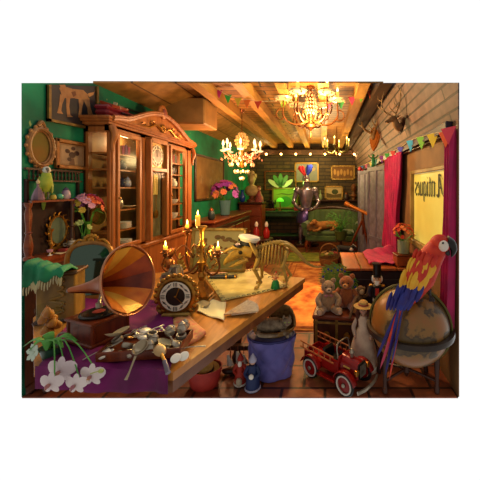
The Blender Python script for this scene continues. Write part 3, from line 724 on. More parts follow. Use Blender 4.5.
# clock case in the middle
b = MB()
for xx in (U[3], U[4]): b.box((xx, -.03, 1.58), (.04, .07, 1.18), bev=.006)
b.box(((U[3]+U[4])/2, -.03, 1.82), (U[4]-U[3], .07, .05), bev=.006); b.box(((U[3]+U[4])/2, -.03, 2.165), (U[4]-U[3], .07, .05)); b.build('clock_case', OAKL, t, smooth=False)
xc = (U[3]+U[4])/2
b = MB(); b.box((xc, -.015, 1.99), (U[4]-U[3]-.02, .02, .32)); b.build('dial_plate', GOLDD, t, smooth=False)
b = MB(); dial(b, (xc, 0, 1.99), .13, -.03); dl = b.build('dial', [mat(0x4a4028, .4), mat(0xd8d0b0, .4), mat(0x1a1410, .5)], t, smooth=False)
b = MB(); b.box((xc, -.037, 2.02), (.008, .002, .08)); b.box((xc+.02, -.038, 1.985), (.05, .002, .008)); each(b, 'hand', BLACK, dl, smooth=False)
for k, xw in enumerate((-.055, -.005)):
    b = MB(); b.cyl((xc+xw, -.01, 1.52), (xc+xw, -.01, 1.76), .02); b.cyl((xc+xw, -.01, 1.76), (xc+xw, -.01, 1.80), .002); b.build('weight', mat(0xe0c070, .3, .4), t)
b = MB(); b.cyl((xc+.05, .015, 1.3), (xc+.05, .015, 1.80), .003); b.lathe([(.0001, -.005), (.05, 0), (.0001, .005)], (xc+.05, .015, 1.28), 18, Matrix.Rotation(PI/2, 4, 'X')); b.build('pendulum', BRASS, t)
b = MB(); b.box((xc, -.045, 1.38), (U[4]-U[3]-.04, .003, .82)); b.build('clock_glass', GLASS, t, smooth=False)
b = MB(); b.box((xc, .035, 1.58), (U[4]-U[3]+.04, .01, 1.18)); b.build('clock_back', mat(0x5a5236, .6, 0, 0x8a8460, 6, 'noise', 0, .8), t, smooth=False)
SH = [1.95, 1.79, 1.61, 1.38, 1.17]
for z in SH:
    for (x0, x1) in ((.03, U[3]-.05), (U[4]+.05, CW-.03)):
        b = MB(); b.box(((x0+x1)/2, CD/2, z-.008), (x1-x0, CD-.05, .016)); b.build('shelf', OAKL, t, smooth=False)
# glazed side
b = MB(); b.box((-.001, CD/2, (ZB+ZT)/2), (.004, CD-.09, ZT-ZB-.12)); plab(b.build('side_glass', GLASS, t, smooth=False), 'side window pane')
def incab(u, z, d=.07): return Vector((CX-d, C0+u, z))
# things inside
def cup(lb, loc, m, r=.04, h=.05, sc=1.0, group=None, handle=True):
    t = thing('teacup', lb, 'cup', loc, group=group, sc=sc, rz=random.uniform(0, 6))
    b = MB(); b.lathe([(r*.5, 0), (r*.55, .004), (r*.85, h*.45), (r, h), (r*.93, h), (r*.78, h*.45), (.0001, .008)], n=18); b.build('bowl', m, t)
    if handle: b = MB(); b.tube([(r*.9, 0, h*.85), (r*1.45, 0, h*.75), (r*1.3, 0, h*.35), (r*.8, 0, h*.35)], .005, 6, smooth=4); b.build('handle', m, t)
    return t
def plate_stack(lb, loc, n, r=.085, m=None):
    g = 'white plates stacked in the cabinet'
    for i in range(n):
        o = MB().lathe([(r*.55, 0), (r*.6, .002), (r, .014), (r, .017), (r*.6, .006), (.0001, .005)], n=26).build('plate', m or WHITE); o.location = loc+Vector((0, 0, .011*i))
        tag(o, lb % ('bottom plate' if i == 0 else 'top plate' if i == n-1 else ['second', 'third', 'fourth', 'fifth', 'sixth'][i-1]+' plate from below'), 'plate', g)
uL = (U[1]+U[2])/2; uR = (U[5]+U[6])/2
def book(lb, loc, w, d, h, c, rz=0, group=None, rot=None):
    t = thing('book', lb, 'book', loc, rz=rz, group=group, rot=rot)
    b = MB()
    for s in (-1, 1): b.box((s*(w/2-.003), 0, h/2), (.005, d, h))
    b.box((0, d/2-.003, h/2), (w, .006, h)); b.build('cover', mat(c, .6), t, smooth=False)
    b = MB(); b.box((0, -.004, h/2), (w-.01, d-.012, h-.01)); b.build('pages', mat(0xc8b890, .8), t, smooth=False); return t
for k, (c, nm, h) in enumerate(((0x8a1a4a, 'crimson', .09), (0x5a1a5a, 'purple', .1), (0xa02850, 'rose red', .085))): book('%s book standing on the top left shelf of the cabinet' % nm, incab(uL-.05+.045*k, 1.951), .1, .035, h, c, group='books on the cabinet shelves')
for k, (c, nm, h) in enumerate(((0x8a2430, 'red', .1), (0x3a4a3a, 'grey green', .12), (0x7a3424, 'rust brown', .1))): book('%s book standing on the top right shelf of the cabinet' % nm, incab(uR-.06+.05*k, 1.951), .1, .04, h, c, group='books on the cabinet shelves')
def jar(lb, loc, c1, c2, r=.04, h=.09, name='lidded_jar', cat='jar', group=None, sc=1):
    t = thing(name, lb, cat, loc, group=group, sc=sc)
    b = MB(); b.lathe([(r*.6, 0), (r*.95, h*.15), (r, h*.5), (r*.8, h*.8), (r*.55, h*.88), (r*.6, h*.92)], n=18); b.build('body', c1, t)
    b = MB(); b.lathe([(r*.66, h*.9), (r*.6, h), (r*.3, h*1.1), (r*.12, h*1.13), (r*.16, h*1.2), (.0001, h*1.24)], n=18); b.build('lid', c2, t); return t
NAVY = mat(0x1c1c3a, .3); PORC = mat(0xd8d4d0, .3, 0, 0x9090b8, 30, 'noise', 0, .5)
jar('round dark navy jar on the second left shelf of cabinet', incab(uL, 1.792), NAVY, NAVY, .05, .085)
jar('blue-white porcelain jar on the third left shelf, nearest us', incab(uL-.09, 1.612), PORC, PORC, .035, .09); jar('navy jar between two porcelain jars on third left shelf', incab(uL, 1.612), NAVY, NAVY, .036, .085); jar('blue-white porcelain jar on the third left shelf, by the clock', incab(uL+.09, 1.612), PORC, PORC, .035, .09)
jar('silver coffee pot on the fourth left shelf of cabinet', incab(uL-.05, 1.382), SILVER, SILVER, .042, .12, 'coffee_pot', 'pot')
o = MB().lathe([(.02, 0), (.03, .003), (.085, .025), (.083, .03), (.03, .008), (.0001, .006)], n=26).build('shallow_bowl', CREAM); o.location = incab(uL+.07, 1.382); tag(o, 'shallow cream bowl beside the coffee pot in the cabinet', 'bowl')
plate_stack('%s of the white stack on the fifth left shelf', incab(uL, 1.172), 6)
plate_stack('%s of the white stack on the cabinet floor, left door', incab(uL, .985), 6, .09)
cup('blue patterned mug on the second right shelf of cabinet', incab(uR-.03, 1.792), PORC, .04, .085)
jar('white teapot shaped jar on the third right shelf of cabinet', incab(uR, 1.612), WHITE, WHITE, .06, .11, 'teapot', 'teapot')
cup('white bowl alone on the fourth right shelf of cabinet', incab(uR, 1.382), WHITE, .075, .06, handle=False)
cup('white bowl on the fifth right shelf behind candle flame', incab(uR, 1.172), WHITE, .07, .08, handle=False)
# added fill lights to brighten the things inside the cabinet
light('cabinet_fill_light', (.42, .15, 2.10), 3, (1, .72, .35), .05, cabinet); light('cabinet_fill_light', (1.35, .15, 2.10), 3, (1, .72, .35), .05, cabinet)
b = MB(); b.cyl((.42, .09, 2.15), (.42, .09, 2.165), .03); b.build('lamp', WAX, t); b = MB(); b.cyl((1.35, .09, 2.15), (1.35, .09, 2.165), .03); b.build('lamp', WAX, t)  # added glowing discs to go with the cabinet fill lights

# violin and its red case on top of the cabinet
vz = 2.29
t = thing('violin_case', 'dark red instrument case lying on top of the cabinet', 'instrument case', (CX-.09, C0+.24, vz), rz=PI/2+.02, sc=(.92, 1, 1.3))
b = MB(); b.box((0, 0, .035), (.5, .14, .06), bev=.025); b.build('lower_shell', mat(0x6a1620, .4), t); b = MB(); b.box((0, 0, .075), (.5, .14, .03), bev=.02); b.build('lid', mat(0x7a1c28, .4), t)
b = MB(); b.tube([(-.05, -.075, .06), (-.04, -.09, .06), (.04, -.09, .06), (.05, -.075, .06)], .006, 6, smooth=3); b.build('handle', BLACK, t)
t = thing('violin', 'red-brown violin leaning up across the red case', 'violin', (CX-.08, C0+.22, vz+.128), rot=(.3, -.05, PI/2))
VI = mat(0x6a1c10, .25, 0, 0x9a3a1c, 6, 'wood', 0, .8)
b = MB(); pts = [(-.17, .0), (-.15, .065), (-.09, .085), (-.04, .055), (0, .05), (.05, .065), (.1, .06), (.13, .02), (.13, -.02), (.1, -.06), (.05, -.065), (0, -.05), (-.04, -.055), (-.09, -.085), (-.15, -.065)]
b.slab([(x, y) for x, y in pts], .0, .032); b.build('body', VI, t)
b = MB(); b.box((.24, 0, .03), (.24, .02, .014)); b.box((.12, 0, .042), (.26, .024, .006)); b.build('neck', BLACK, t); b = MB(); b.tube([(.36, 0, .03), (.4, 0, .03), (.41, 0, .015), (.395, 0, .01)], .01, 7, smooth=4); b.build('scroll', VI, t)
b = MB(); b.box((-.03, 0, .045), (.006, .04, .028)); b.build('bridge', CREAM, t)

# ------------------------------------------------------------------ pictures and mirror on the left wall (local x = along the wall, -y = into the room)
def wall_xy(px, py, X=XL):
    D = X*FPX/(px-HX); return D, CH-(py-HY)/FPX*D
FRM = mat(0x5a4020, .4, .3, 0x8a6a30, 20, 'noise', .3, .8)
def picture(name, lb, cat, d0, d1, z0, z1, fr, w, canvas, X=XL, top=True, rz=PI/2, paint=None, parts=None, loc=None, rot=None, depth=.03, group=None):
    t = thing(name, lb, cat, loc or (X, (d0+d1)/2, (z0+z1)/2), rz=rz, rot=rot, group=group); W_, H_ = d1-d0, z1-z0
    b = MB()
    b.box((0, -depth/2, -H_/2+w/2), (W_, depth, w), bev=.006)
    if top: b.box((0, -depth/2, H_/2-w/2), (W_, depth, w), bev=.006)
    for s in (-1, 1): b.box((s*(W_/2-w/2), -depth/2, 0), (w, depth, H_), bev=.006)
    b.build('frame', fr, t, smooth=False)
    b = MB(); b.box((0, -.008, 0), (W_-w, .008, H_-w)); b.mi = 1
    if paint: paint(b, W_, H_)
    b.build('canvas', [canvas]+(parts or []), t, smooth=False); return t
def blob(b, pts, y=-.0135):
    """flat painted shape, built as a thin closed outline on the canvas"""
    k = len(pts); b.add([(x, y, z) for x, z in pts]+[(x, y+.001, z) for x, z in pts], [tuple(range(k)), tuple(reversed(range(k, 2*k)))]+[(i, i+k, (i+1) % k+k, (i+1) % k) for i in range(k)])
def ellp(cx, cz, rx, rz, n=12, a0=0): return [(cx+rx*math.cos(2*PI*i/n)*math.cos(a0)-rz*math.sin(2*PI*i/n)*math.sin(a0), cz+rx*math.cos(2*PI*i/n)*math.sin(a0)+rz*math.sin(2*PI*i/n)*math.cos(a0)) for i in range(n)]
# dog picture, cut by the shop's open front along its top
t = thing('dog_painting', 'large dark painting of a pale standing hound, gilt frame, upper left', 'painting', (XL, 2.50, 0), rz=PI/2)
def px2(px, py): D, z = wall_xy(px, py, XL+.02); return (D-2.50, z)
o1, o2, o3, o4 = px2(48, 84.5), px2(48, 121), px2(98, 131), px2(98, 84.5)
o4 = (o4[0], min(o4[1], 2.63)); 
b = MB(); w = .022
b.prism([o1, o2, (o2[0]+w, o2[1]), (o1[0]+w, o1[1]+.006)], -.03); b.prism([(o4[0]-w, o4[1]-.006), (o3[0]-w, o3[1]), o3, o4], -.03); b.prism([(o2[0], o2[1]), (o3[0], o3[1]), (o3[0], o3[1]+w), (o2[0], o2[1]+w)], -.03)
b.build('frame', FRM, t, smooth=False)
b = MB(); b.prism([o1, (o2[0], o2[1]+w*.5), (o3[0], o3[1]+w*.5), o4], -.012); b.mi = 1
def dp(l): return [px2(*p) for p in l]
blob(b, dp([(60, 88), (64, 85), (67, 87), (74, 89), (84, 90), (88, 94), (90, 100), (86, 103), (84, 100), (74, 98), (68, 99), (63, 96)]), -.0135)
blob(b, dp([(61, 94), (66, 97), (63, 104), (62, 111), (64, 114), (58, 113), (60, 104)]), -.0137); blob(b, dp([(67, 96), (71, 97), (70, 106), (71, 115), (74, 117), (68, 117), (67, 106)]), -.0138)
blob(b, dp([(79, 98), (85, 99), (83, 107), (82, 114), (84, 118), (79, 117), (80, 107)]), -.0137); blob(b, dp([(84, 99), (90, 98), (91, 107), (94, 116), (89, 116), (88, 108)]), -.0138)
blob(b, dp([(88, 94), (90, 93), (95, 92), (96, 90), (94, 95), (90, 97)]), -.0136); blob(b, dp([(62, 88), (60, 84.7), (66, 84.7), (67, 90)]), -.0139)
b.mi = 2; blob(b, dp([(72, 92), (76, 91), (77, 95), (74, 97)]), -.0145)
b.build('canvas', [mat(0x1a1a1e, .5, 0, 0x3a2e2a, 4, 'noise', 0, .8), mat(0xb07c48, .6, 0, 0x8a5a30, 14, 'noise', 0, .7), mat(0x6a3a1c, .6)], t, smooth=False)
# small flower picture
d0, zt = wall_xy(53, 134); d1, zb = wall_xy(86, 169)
def flo(b, W_, H_):
    blob(b, [(-W_*.32, -H_*.3), (W_*.32, -H_*.3), (W_*.32, H_*.3), (-W_*.32, H_*.3)], -.0125); b.mi = 2
    for (x, z, r) in ((0, .0, .035), (-.05, .03, .025), (.05, .02, .028), (.01, .06, .022), (-.03, -.04, .022)): blob(b, ellp(x, z, r, r*.8), -.0145-.0001*abs(x)*10)
    b.mi = 3; blob(b, [(-.03, -.09), (.03, -.09), (.02, -.03), (-.02, -.03)], -.0135)
picture('floral_painting', 'small brown-framed picture of dark flowers in a vase', 'painting', d0, d1, 1.77, 2.03, mat(0x6a3c18, .4, .2, 0x9a6428, 14, 'noise', .2, .8), .035, mat(0x8a6a4a, .6), X=XL+.002, paint=flo, parts=[mat(0xa88a68, .6, 0, 0x7a5e48, 8, 'noise', 0, .8), mat(0x3a1e18, .6), mat(0x5a3a28, .6)])
# oval mirror
dA, _ = wall_xy(25, 140); dB, _ = wall_xy(47, 140)
t = thing('oval_mirror', 'oval wall mirror in a carved dark gold frame, far left', 'mirror', (XL, (dA+dB)/2+.02, 1.93), rz=PI/2)
rx, rz_ = .105, .15
b = MB(); b.tube([(rx*math.cos(a*PI/16), -.02, rz_*math.sin(a*PI/16)) for a in range(32)], .018, 8, closed=True); b.tube([((rx-.02)*math.cos(a*PI/16), -.018, (rz_-.02)*math.sin(a*PI/16)) for a in range(32)], .008, 6, closed=True)
for k in range(16):
    a = k*PI/8; b.ell(((rx+.016)*math.cos(a), -.02, (rz_+.016)*math.sin(a)), (.016, .012, .019), 8, 6)
for s in (-1, 1):
    b.tube([(-.03, -.02, s*.165), (0, -.02, s*.205), (.03, -.02, s*.165)], [.012, .018, .012], 8, smooth=4)
b.build('frame', mat(0x6a4426, .4, .3, 0x9a7040, 25, 'noise', .4, .8), t)
b = MB(); b.prism(ellp(0, 0, rx-.012, rz_-.012, 32), -.012); plab(b.build('mirror_glass', mat(0x5a6a30, .15, .2, 0x8a5a30, 3.5, 'noise', 0, .8), t, smooth=False), 'dim olive mirror glass')

# ------------------------------------------------------------------ shelf unit against the left wall
SX = -2.13; t = thing('shelf_unit', 'dark carved wooden shelf unit with turned columns on green wall', 'shelf unit', (XL, 2.2, 0))
fd = XL; 
def outl(o=0): return [(.185+o, -.06-o*.3), (.185+o, .63), (.003, .63), (.003, .135), (.04, .10)]
b = MB(); b.slab(outl(), 1.035, 1.07); b.slab(outl(-.02), 1.0, 1.035); b.build('shelf', REDW, t, smooth=False)
plab(t.children[0], 'reddish lower shelf board')
b = MB(); b.slab(outl(-.01), .17, 1.0); b.slab(outl(), .12, .17); b.build('base_cabinet', DARKW, t, smooth=False)
for (x, y) in ((.03, .14), (.14, .14), (.03, .58), (.14, .58)): b = MB(); b.lathe([(.012, 0), (.02, .03), (.014, .08), (.022, .12)], (x, y, 0), 12); b.build('foot', DARKW, t)
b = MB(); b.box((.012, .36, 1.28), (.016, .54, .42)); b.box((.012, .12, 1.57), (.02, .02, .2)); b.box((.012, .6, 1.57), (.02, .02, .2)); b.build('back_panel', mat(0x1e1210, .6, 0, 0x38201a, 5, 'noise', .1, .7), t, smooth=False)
b = MB(); b.slab([(.15, .02), (.15, .40), (.003, .40), (.003, .135)], 1.49, 1.505); b.build('upper_shelf', REDW, t, smooth=False)
prof = [(.028, 0), (.03, .02), (.018, .03), (.024, .06), (.028, .1), (.02, .16), (.014, .19), (.022, .2), (.014, .21), (.019, .28), (.022, .34), (.014, .38), (.022, .40), (.024, .42)]
b = MB(); b.lathe(prof, (.145, .0, 1.07), 16); b.build('turned_column', REDW, t)
for y in (.42, .6): b = MB(); b.lathe([(r*.8, z) for r, z in prof], (.11, y, 1.07), 14); b.build('turned_column', DARKW, t)
b = MB(); b.box((.03, .36, 1.66), (.014, .52, .014)); b.box((.03, .36, 1.75), (.02, .54, .016)); b.build('gallery_rail', DARKW, t, smooth=False)
b = MB()
for k in range(14): b.lathe([(.004, 0), (.009, .03), (.004, .05), (.008, .07), (.004, .085)], (.03, .12+.036*k, 1.662), 8)
each(b, 'spindle', DARKW, t)
def onlow(px, dx=.1): X = XL+dx; D = X*FPX/(px-HX); return Vector((X, D, 1.071))
def onup(px, dx=.09): X = XL+dx; D = X*FPX/(px-HX); return Vector((X, D, 1.506))
# yellow-green parrot
def bird(name, lb, loc, rz, body, wing, head, sc):
    t = thing(name, lb, 'parrot', loc, rz=rz, sc=sc)
    b = MB(); b.tube([(0, .05, .02), (0, .03, .07), (0, 0, .13), (0, -.015, .18), (0, -.02, .205)], [.012, .032, .04, .03, .024], 14, smooth=5); b.build('body', body, t)
    b = MB(); b.ell((0, -.025, .225), (.025, .03, .026)); b.build('head', head, t)
    b = MB(); b.tube([(0, -.05, .232), (0, -.066, .222), (0, -.064, .205)], [.011, .008, .002], 8, smooth=4); b.build('beak', mat(0x6a6050, .4), t)
    for s in (-1, 1):
        b = MB(); b.ell((s*.033, .02, .11), (.012, .03, .07), rot=(-.35, 0, 0)); b.build('wing', wing, t)
        b = MB(); b.ell((s*.022, -.036, .23), (.003, .005, .005)); b.build('eye', BLACK, t)
        b = MB(); b.tube([(s*.012, 0, .06), (s*.012, -.005, .02), (s*.012, -.02, .004)], .005, 6); b.build('foot', mat(0x6a6050, .6), t)
    b = MB(); b.ell((0, .075, -.01), (.014, .01, .08), rot=(.4, 0, 0)); b.build('tail', wing, t); return t
bird('parrot_figure', 'yellow-green parrot with grey head perched on the upper shelf', onup(46, .11)+Vector((0, 0, .0)), .9, mat(0xa8b040, .6, 0, 0x7a9a30, 20, 'noise', .1, .8), mat(0x4a7a2c, .6, 0, 0xb0b050, 20, 'noise', 0, .8), mat(0xd0d0c0, .6), 1.05)
GG = mat(0x3a7a50, .15, glass=.5); PG = mat(0x8a6a7a, .15, 0, 0x4a3a4a, 12, 'noise', 0, .8)
q = onup(38, .13); b = MB(); b.lathe([(.035, 0), (.04, .01), (.034, .04), (.02, .08), (.008, .1), (.008, .12), (.012, .125)], n=8); o = thing('perfume_bottle', 'faceted mauve perfume bottle at the near end of upper shelf', 'bottle', q); b.build('body', PG, o); b = MB(); b.lathe([(.006, .125), (.013, .14), (.0001, .165)], n=8); b.build('stopper', CREAM, o)
jar('small yellow and green pot on upper shelf beside the parrot', onup(53, .13), mat(0x9a8a30, .4), mat(0x3a7a3a, .4), .022, .045)
o = MB().ell((0, 0, .024), .024, 18, 12).build('glass_ball', mat(0x4a9a80, .15)); o.location = onup(60, .13); tag(o, 'pale green glass ball on the upper shelf', 'ball')
jar('purple and white lidded urn on upper shelf beside glass ball', onup(66, .13), mat(0x6a4a8a, .3, 0, 0xc0b0a8, 14, 'noise', 0, .8), mat(0x4a3a5a, .3), .032, .085, 'urn', 'urn')
# gold table mirror on the lower shelf
t = thing('table_mirror', 'gold scroll-framed table mirror on the lower shelf', 'mirror', onlow(58, .045)+Vector((0, 0, .0)), rz=PI/2+.0)
b = MB(); b.tube([(.085*math.cos(a*PI/12), -.0, .17+.12*math.sin(a*PI/12)) for a in range(24)], .010, 7, closed=True)
for k in range(14):
    a = k*2*PI/14; c = Vector((.1*math.cos(a), -.004, .17+.135*math.sin(a))); b.tube([c+Vector((.022*math.cos(w), 0, .022*math.sin(w))) for w in (a, a+1.3, a+2.6, a+3.9)], .006, 6, smooth=3)
b.box((0, 0, .02), (.14, .05, .03), bev=.008); b.tube([(0, 0, .03), (0, .0, .06)], .012); b.build('frame', GOLD, t)
b = MB(); b.prism(ellp(0, .17, .08, .115, 24), .004); plab(b.build('mirror_glass', mat(0x5a6a58, .12, .3, 0x8a9a80, 5, 'noise', 0, .8), t, smooth=False), 'pale greenish mirror glass')
# gold candlestick on the shelf
o = MB().lathe([(.03, 0), (.032, .008), (.01, .02), (.008, .06), (.015, .08), (.007, .1), (.007, .17), (.018, .19), (.02, .2)], n=16).build('gilt_candlestick', GOLD); o.location = onlow(51, .12); tag(o, 'slim gilt candlestick before the gold table mirror', 'candlestick')
t = thing('egg_cup', 'small white footed cup with pink bowl on lower shelf', 'cup', onlow(50, .165)+Vector((0, -.0, 0)))
b = MB(); b.lathe([(.014, 0), (.014, .003), (.004, .008), (.004, .02), (.01, .024)], n=14); b.build('foot', WHITE, t); b = MB(); b.lathe([(.006, .022), (.018, .03), (.021, .045), (.018, .045), (.0001, .03)], n=16); b.build('bowl', mat(0xb88090, .3), t)
t = thing('sugar_pot', 'lidded silver sugar pot with handles on the lower shelf', 'pot', onlow(72, .14), rz=.8)
b = MB(); b.lathe([(.018, .012), (.034, .03), (.038, .048), (.03, .062), (.034, .066)], n=20)
for k in range(3): b.tube([(.022*math.cos(k*2.1), .022*math.sin(k*2.1), .02), (.03*math.cos(k*2.1), .03*math.sin(k*2.1), .0)], .004, 6)
b.build('body', SILVER, t); b = MB(); b.lathe([(.034, .066), (.026, .078), (.006, .084), (.008, .094), (.0001, .098)], n=20); b.build('lid', SILVER, t)
for s in (-1, 1): b = MB(); b.tube([(s*.034, 0, .055), (s*.054, 0, .056), (s*.052, 0, .036), (s*.036, 0, .036)], .004, 6, smooth=4); b.build('handle', SILVER, t)
b = MB(); b.box((0, 0, .014), (.06, .05, .026), bev=.006); o = b.build('trinket_box', mat(0x7a2420, .4)); o.location = onlow(63, .15); o.rotation_euler = (0, 0, .3); tag(o, 'small dark red trinket box left of the sugar pot', 'box')
b = MB(); b.grid(lambda u, v: (.0+.07*u, .09*v, .003+.002*math.sin(u*5+v*4)), 8, 8); o = b.build('paper_note', CREAM, solid=.001); o.location = onlow(58, .16)-Vector((.02, .03, 0)); tag(o, 'cream paper note lying on the lower shelf', 'paper')
b = MB(); b.grid(lambda u, v: (.0+.07*u, .16*v, .003+.002*math.sin(u*5+v*4)), 8, 8); o = b.build('paper_note', mat(0xb0b4a0, .6), solid=.001); o.location = onlow(84, .16)-Vector((.03, .05, 0)); tag(o, 'grey-white paper under the green vase on the shelf', 'paper')

def flower(b, c, r, n=7, cup_=.5, d=(0, 0, 1)):
    A = Matrix.Translation(c) @ Vector(d).to_track_quat('Z', 'Y').to_matrix().to_4x4()
    for k in range(n):
        a = k*2*PI/n; A2 = A @ Matrix.Rotation(a, 4, 'Z') @ Matrix.Rotation(-cup_, 4, 'Y')
        o = len(b.v); b.M, M0 = A2, b.M; b.ell((r*.55, 0, 0), (r*.5, r*.34, r*.12), 6, 4); b.M = M0
def bouquet(name, lb, loc, cols, R, n, r, vase, vh, vr, group=None, squash=.7, zc=None, leafn=10):
    t = thing(name, lb, 'flowers', loc)
    zc = zc or vh+R*.6
    for (c, cn) in cols:
        pass
    for i in range(n):
        a = i*2.399; k = math.sqrt((i+.5)/n); z = math.sqrt(max(0, 1-k*k))
        d = Vector((math.cos(a)*k, math.sin(a)*k, z*1.1-.1)); c = Vector((0, 0, zc))+Vector((d.x*R*(.75+.25*z), d.y*R*.8, (d.z-.2)*R*1.0+random.uniform(-.08, .12)*R))
        b = MB(); flower(b, c, r*random.uniform(.8, 1.25), 7, .4, d); b.ell(c+d*r*.1, r*.28, 6, 4); b.build('blossom', mat(cols[i % len(cols)][0], .6), t)
    b = MB()
    for i in range(leafn):
        a = i*2.1; b.tube([(0, 0, vh*.6), (math.cos(a)*R*.4, math.sin(a)*R*.4, zc-R*.3), (math.cos(a)*R*1.05, math.sin(a)*R, zc-R*.2+random.uniform(-.3, .5)*R)], [.003, r*.4, .002], 6, smooth=3, flat=.3)
    b.build('foliage', LEAF, t)
    return t
# big mixed bouquet
q = onlow(88, .13)
t = bouquet('flower_bouquet', 'large mixed pink, purple and red bouquet beside the cabinet', (q.x, q.y, q.z), [(0xc83a6a, ''), (0x8a5ac8, ''), (0xd86a3a, ''), (0xb06ac0, ''), (0xd0b040, ''), (0xa02030, ''), (0x7a5aa8, ''), (0xd89ab0, '')], .135, 46, .032, None, .15, .03, zc=.35)
b = MB(); b.lathe([(.035, 0), (.04, .006), (.016, .02), (.017, .12), (.022, .17), (.035, .22), (.032, .22), (.018, .17)], n=18); plab(b.build('vase', mat(0x5a9a3a, .15, glass=.3), t), 'tall green glass vase')
for i, (px, lbx) in enumerate(((93, 'green glass disc leaning beside the green vase foot'),)):
    q = onlow(97, .16); b = MB(); b.lathe([(.0001, 0), (.026, 0), (.028, .006), (.022, .012), (.0001, .014)], n=22, A=Matrix.Rotation(PI/2, 4, 'X')); o = b.build('glass_paperweight', mat(0x5ab070, .15)); o.location = q+Vector((0, 0, .028)); tag(o, lbx, 'paperweight')
t = thing('lily_vase', 'slim vase with pale green lilies on the lower shelf', 'flowers', onlow(83, .13))
b = MB(); b.lathe([(.02, 0), (.012, .02), (.014, .07), (.02, .1)], n=14); b.build('vase', mat(0x3a5a3a, .2), t)
for k in range(4):
    a = k*1.7; c = Vector((math.cos(a)*.045, math.sin(a)*.05, .17+.015*k)); b = MB(); b.tube([(0, 0, .08), c*.7+Vector((0, 0, .04)), c], .003, 5, smooth=3); b.build('stem', LEAF, t); b = MB(); flower(b, c, .035, 6, .6, (math.cos(a), math.sin(a), .5)); b.build('lily', mat(0xa8b870, .6), t)
t = thing('brass_dish', 'round brass dish hanging on the near side of the cabinet', 'dish', (-2.13, 2.835, 1.335), rot=(PI/2, 0, 0))
b = MB(); b.lathe([(.0001, 0), (.045, .004), (.075, .014), (.08, .02), (.076, .022), (.045, .01), (.0001, .006)], n=28, squash=(1, 1)); b.build('dish_bowl', BRASS, t); b = MB(); b.tube([(-.01, .08, .01), (0, .1, .008), (.01, .08, .01)], .003, 6, smooth=3); b.build('hanging_loop', BRASS, t)

# ------------------------------------------------------------------ leaning mirror behind the gramophone
q = F(84, 322, .81); t = thing('dressing_mirror', 'carved gilt-topped dressing mirror propped behind the gramophone', 'mirror', (-1.68, 2.12, .815), rot=(-.12, 0, math.radians(12)))
w_, h_ = .27, .40
b = MB(); b.tube([(-w_/2, 0, .0), (-w_/2-.01, 0, h_*.5), (-w_/2+.005, 0, h_*.85), (-w_*.2, 0, h_*.97), (w_*.2, 0, h_*.97), (w_/2-.005, 0, h_*.85), (w_/2+.01, 0, h_*.5), (w_/2, 0, 0)], .016, 8, smooth=5); b.box((0, 0, .012), (w_, .025, .024)); b.build('frame', mat(0x6a4018, .35, .4, 0xa07030, 20, 'noise', .3, .9), t)
b = MB()
for k in range(7): a = PI*k/6; b.ell((.04*math.cos(a), 0, h_+.01+.035*math.sin(a)), (.015, .012, .015), 8, 6)
b.ell((0, 0, h_+.012), (.024, .014, .024))
for s in (-1, 1): b.tube([(s*.04, 0, h_), (s*.08, 0, h_+.014), (s*.12, 0, h_-.03)], .009, 7, smooth=4)
b.build('crest', GOLD, t)
b = MB(); b.box((0, .004, h_*.48), (w_-.02, .004, h_*.93)); b.build('mirror_glass', mat(0x4a5a50, .06, .85), t, smooth=False)
# carved panel chest with green shawl at the far left
t = thing('carved_panel_chest', 'upright carved yellow-brown wooden box standing at far left', 'box', (-1.63, 1.83, .803), rz=math.radians(18))
CP = mat(0x4a3010, .5, 0, 0x94702a, 7, 'noise', .6, .9, (2, 2, .8))
b = MB(); b.box((.02, .0, .145), (.19, .14, .27), bev=.006); b.build('body', CP, t, smooth=False)
b = MB(); b.box((.02, 0, .01), (.22, .16, .018), bev=.006); b.build('plinth', DARKW, t, smooth=False); b = MB(); b.box((.02, 0, .29), (.22, .16, .02), bev=.006); b.build('lid', mat(0x3a2410, .4, 0, 0x6a4820, 5, 'wood', .1, .8), t, smooth=False)
b = MB()
for k in range(5): b.tube([(.02+.03*math.sin(k*2.2), -.073, .05+.045*k), (.06, -.076, .07+.045*k), (.02-.03*math.sin(k*2), -.074, .09+.045*k)], .007, 6, smooth=4)
each(b, 'carved_leaf', CP, t)
def shawl(u, v):
    x = -.105+.19*u; y = -.02+.02*math.sin(u*9); z = .33+.05*(1-u)-.16*max(0, v-.35)**1.1*(1.3-u)+.012*math.sin(u*22+v*3)
    return (x, y-.09*min(1, v*2.2)+(.07 if v < .1 else 0)-.02*v, z-(.05 if v < .1 else 0))
b = MB(); b.grid(shawl, 34, 20); o = b.build('green_shawl', mat(0x0a4a2c, .6, 0, 0x1a8a5a, 10, 'noise', .2, .9), solid=.004); o.location = (-1.60, 1.81, .80); o.rotation_euler = (0, 0, math.radians(10)); tag(o, 'bright green fringed shawl draped over the carved box', 'shawl')
b = MB()
for i in range(20):
    u = (i+.5)/20; p = Vector(shawl(u, 1.0)); b.tube([p, p+Vector((0, -.004, -.02)), p+Vector((random.uniform(-.006, .006), -.004, -.045))], [.003, .004, .002], 5)
fr_ = b.build('fringe', mat(0xb0a880, .7), o); plab(fr_, 'cream tasselled fringe')
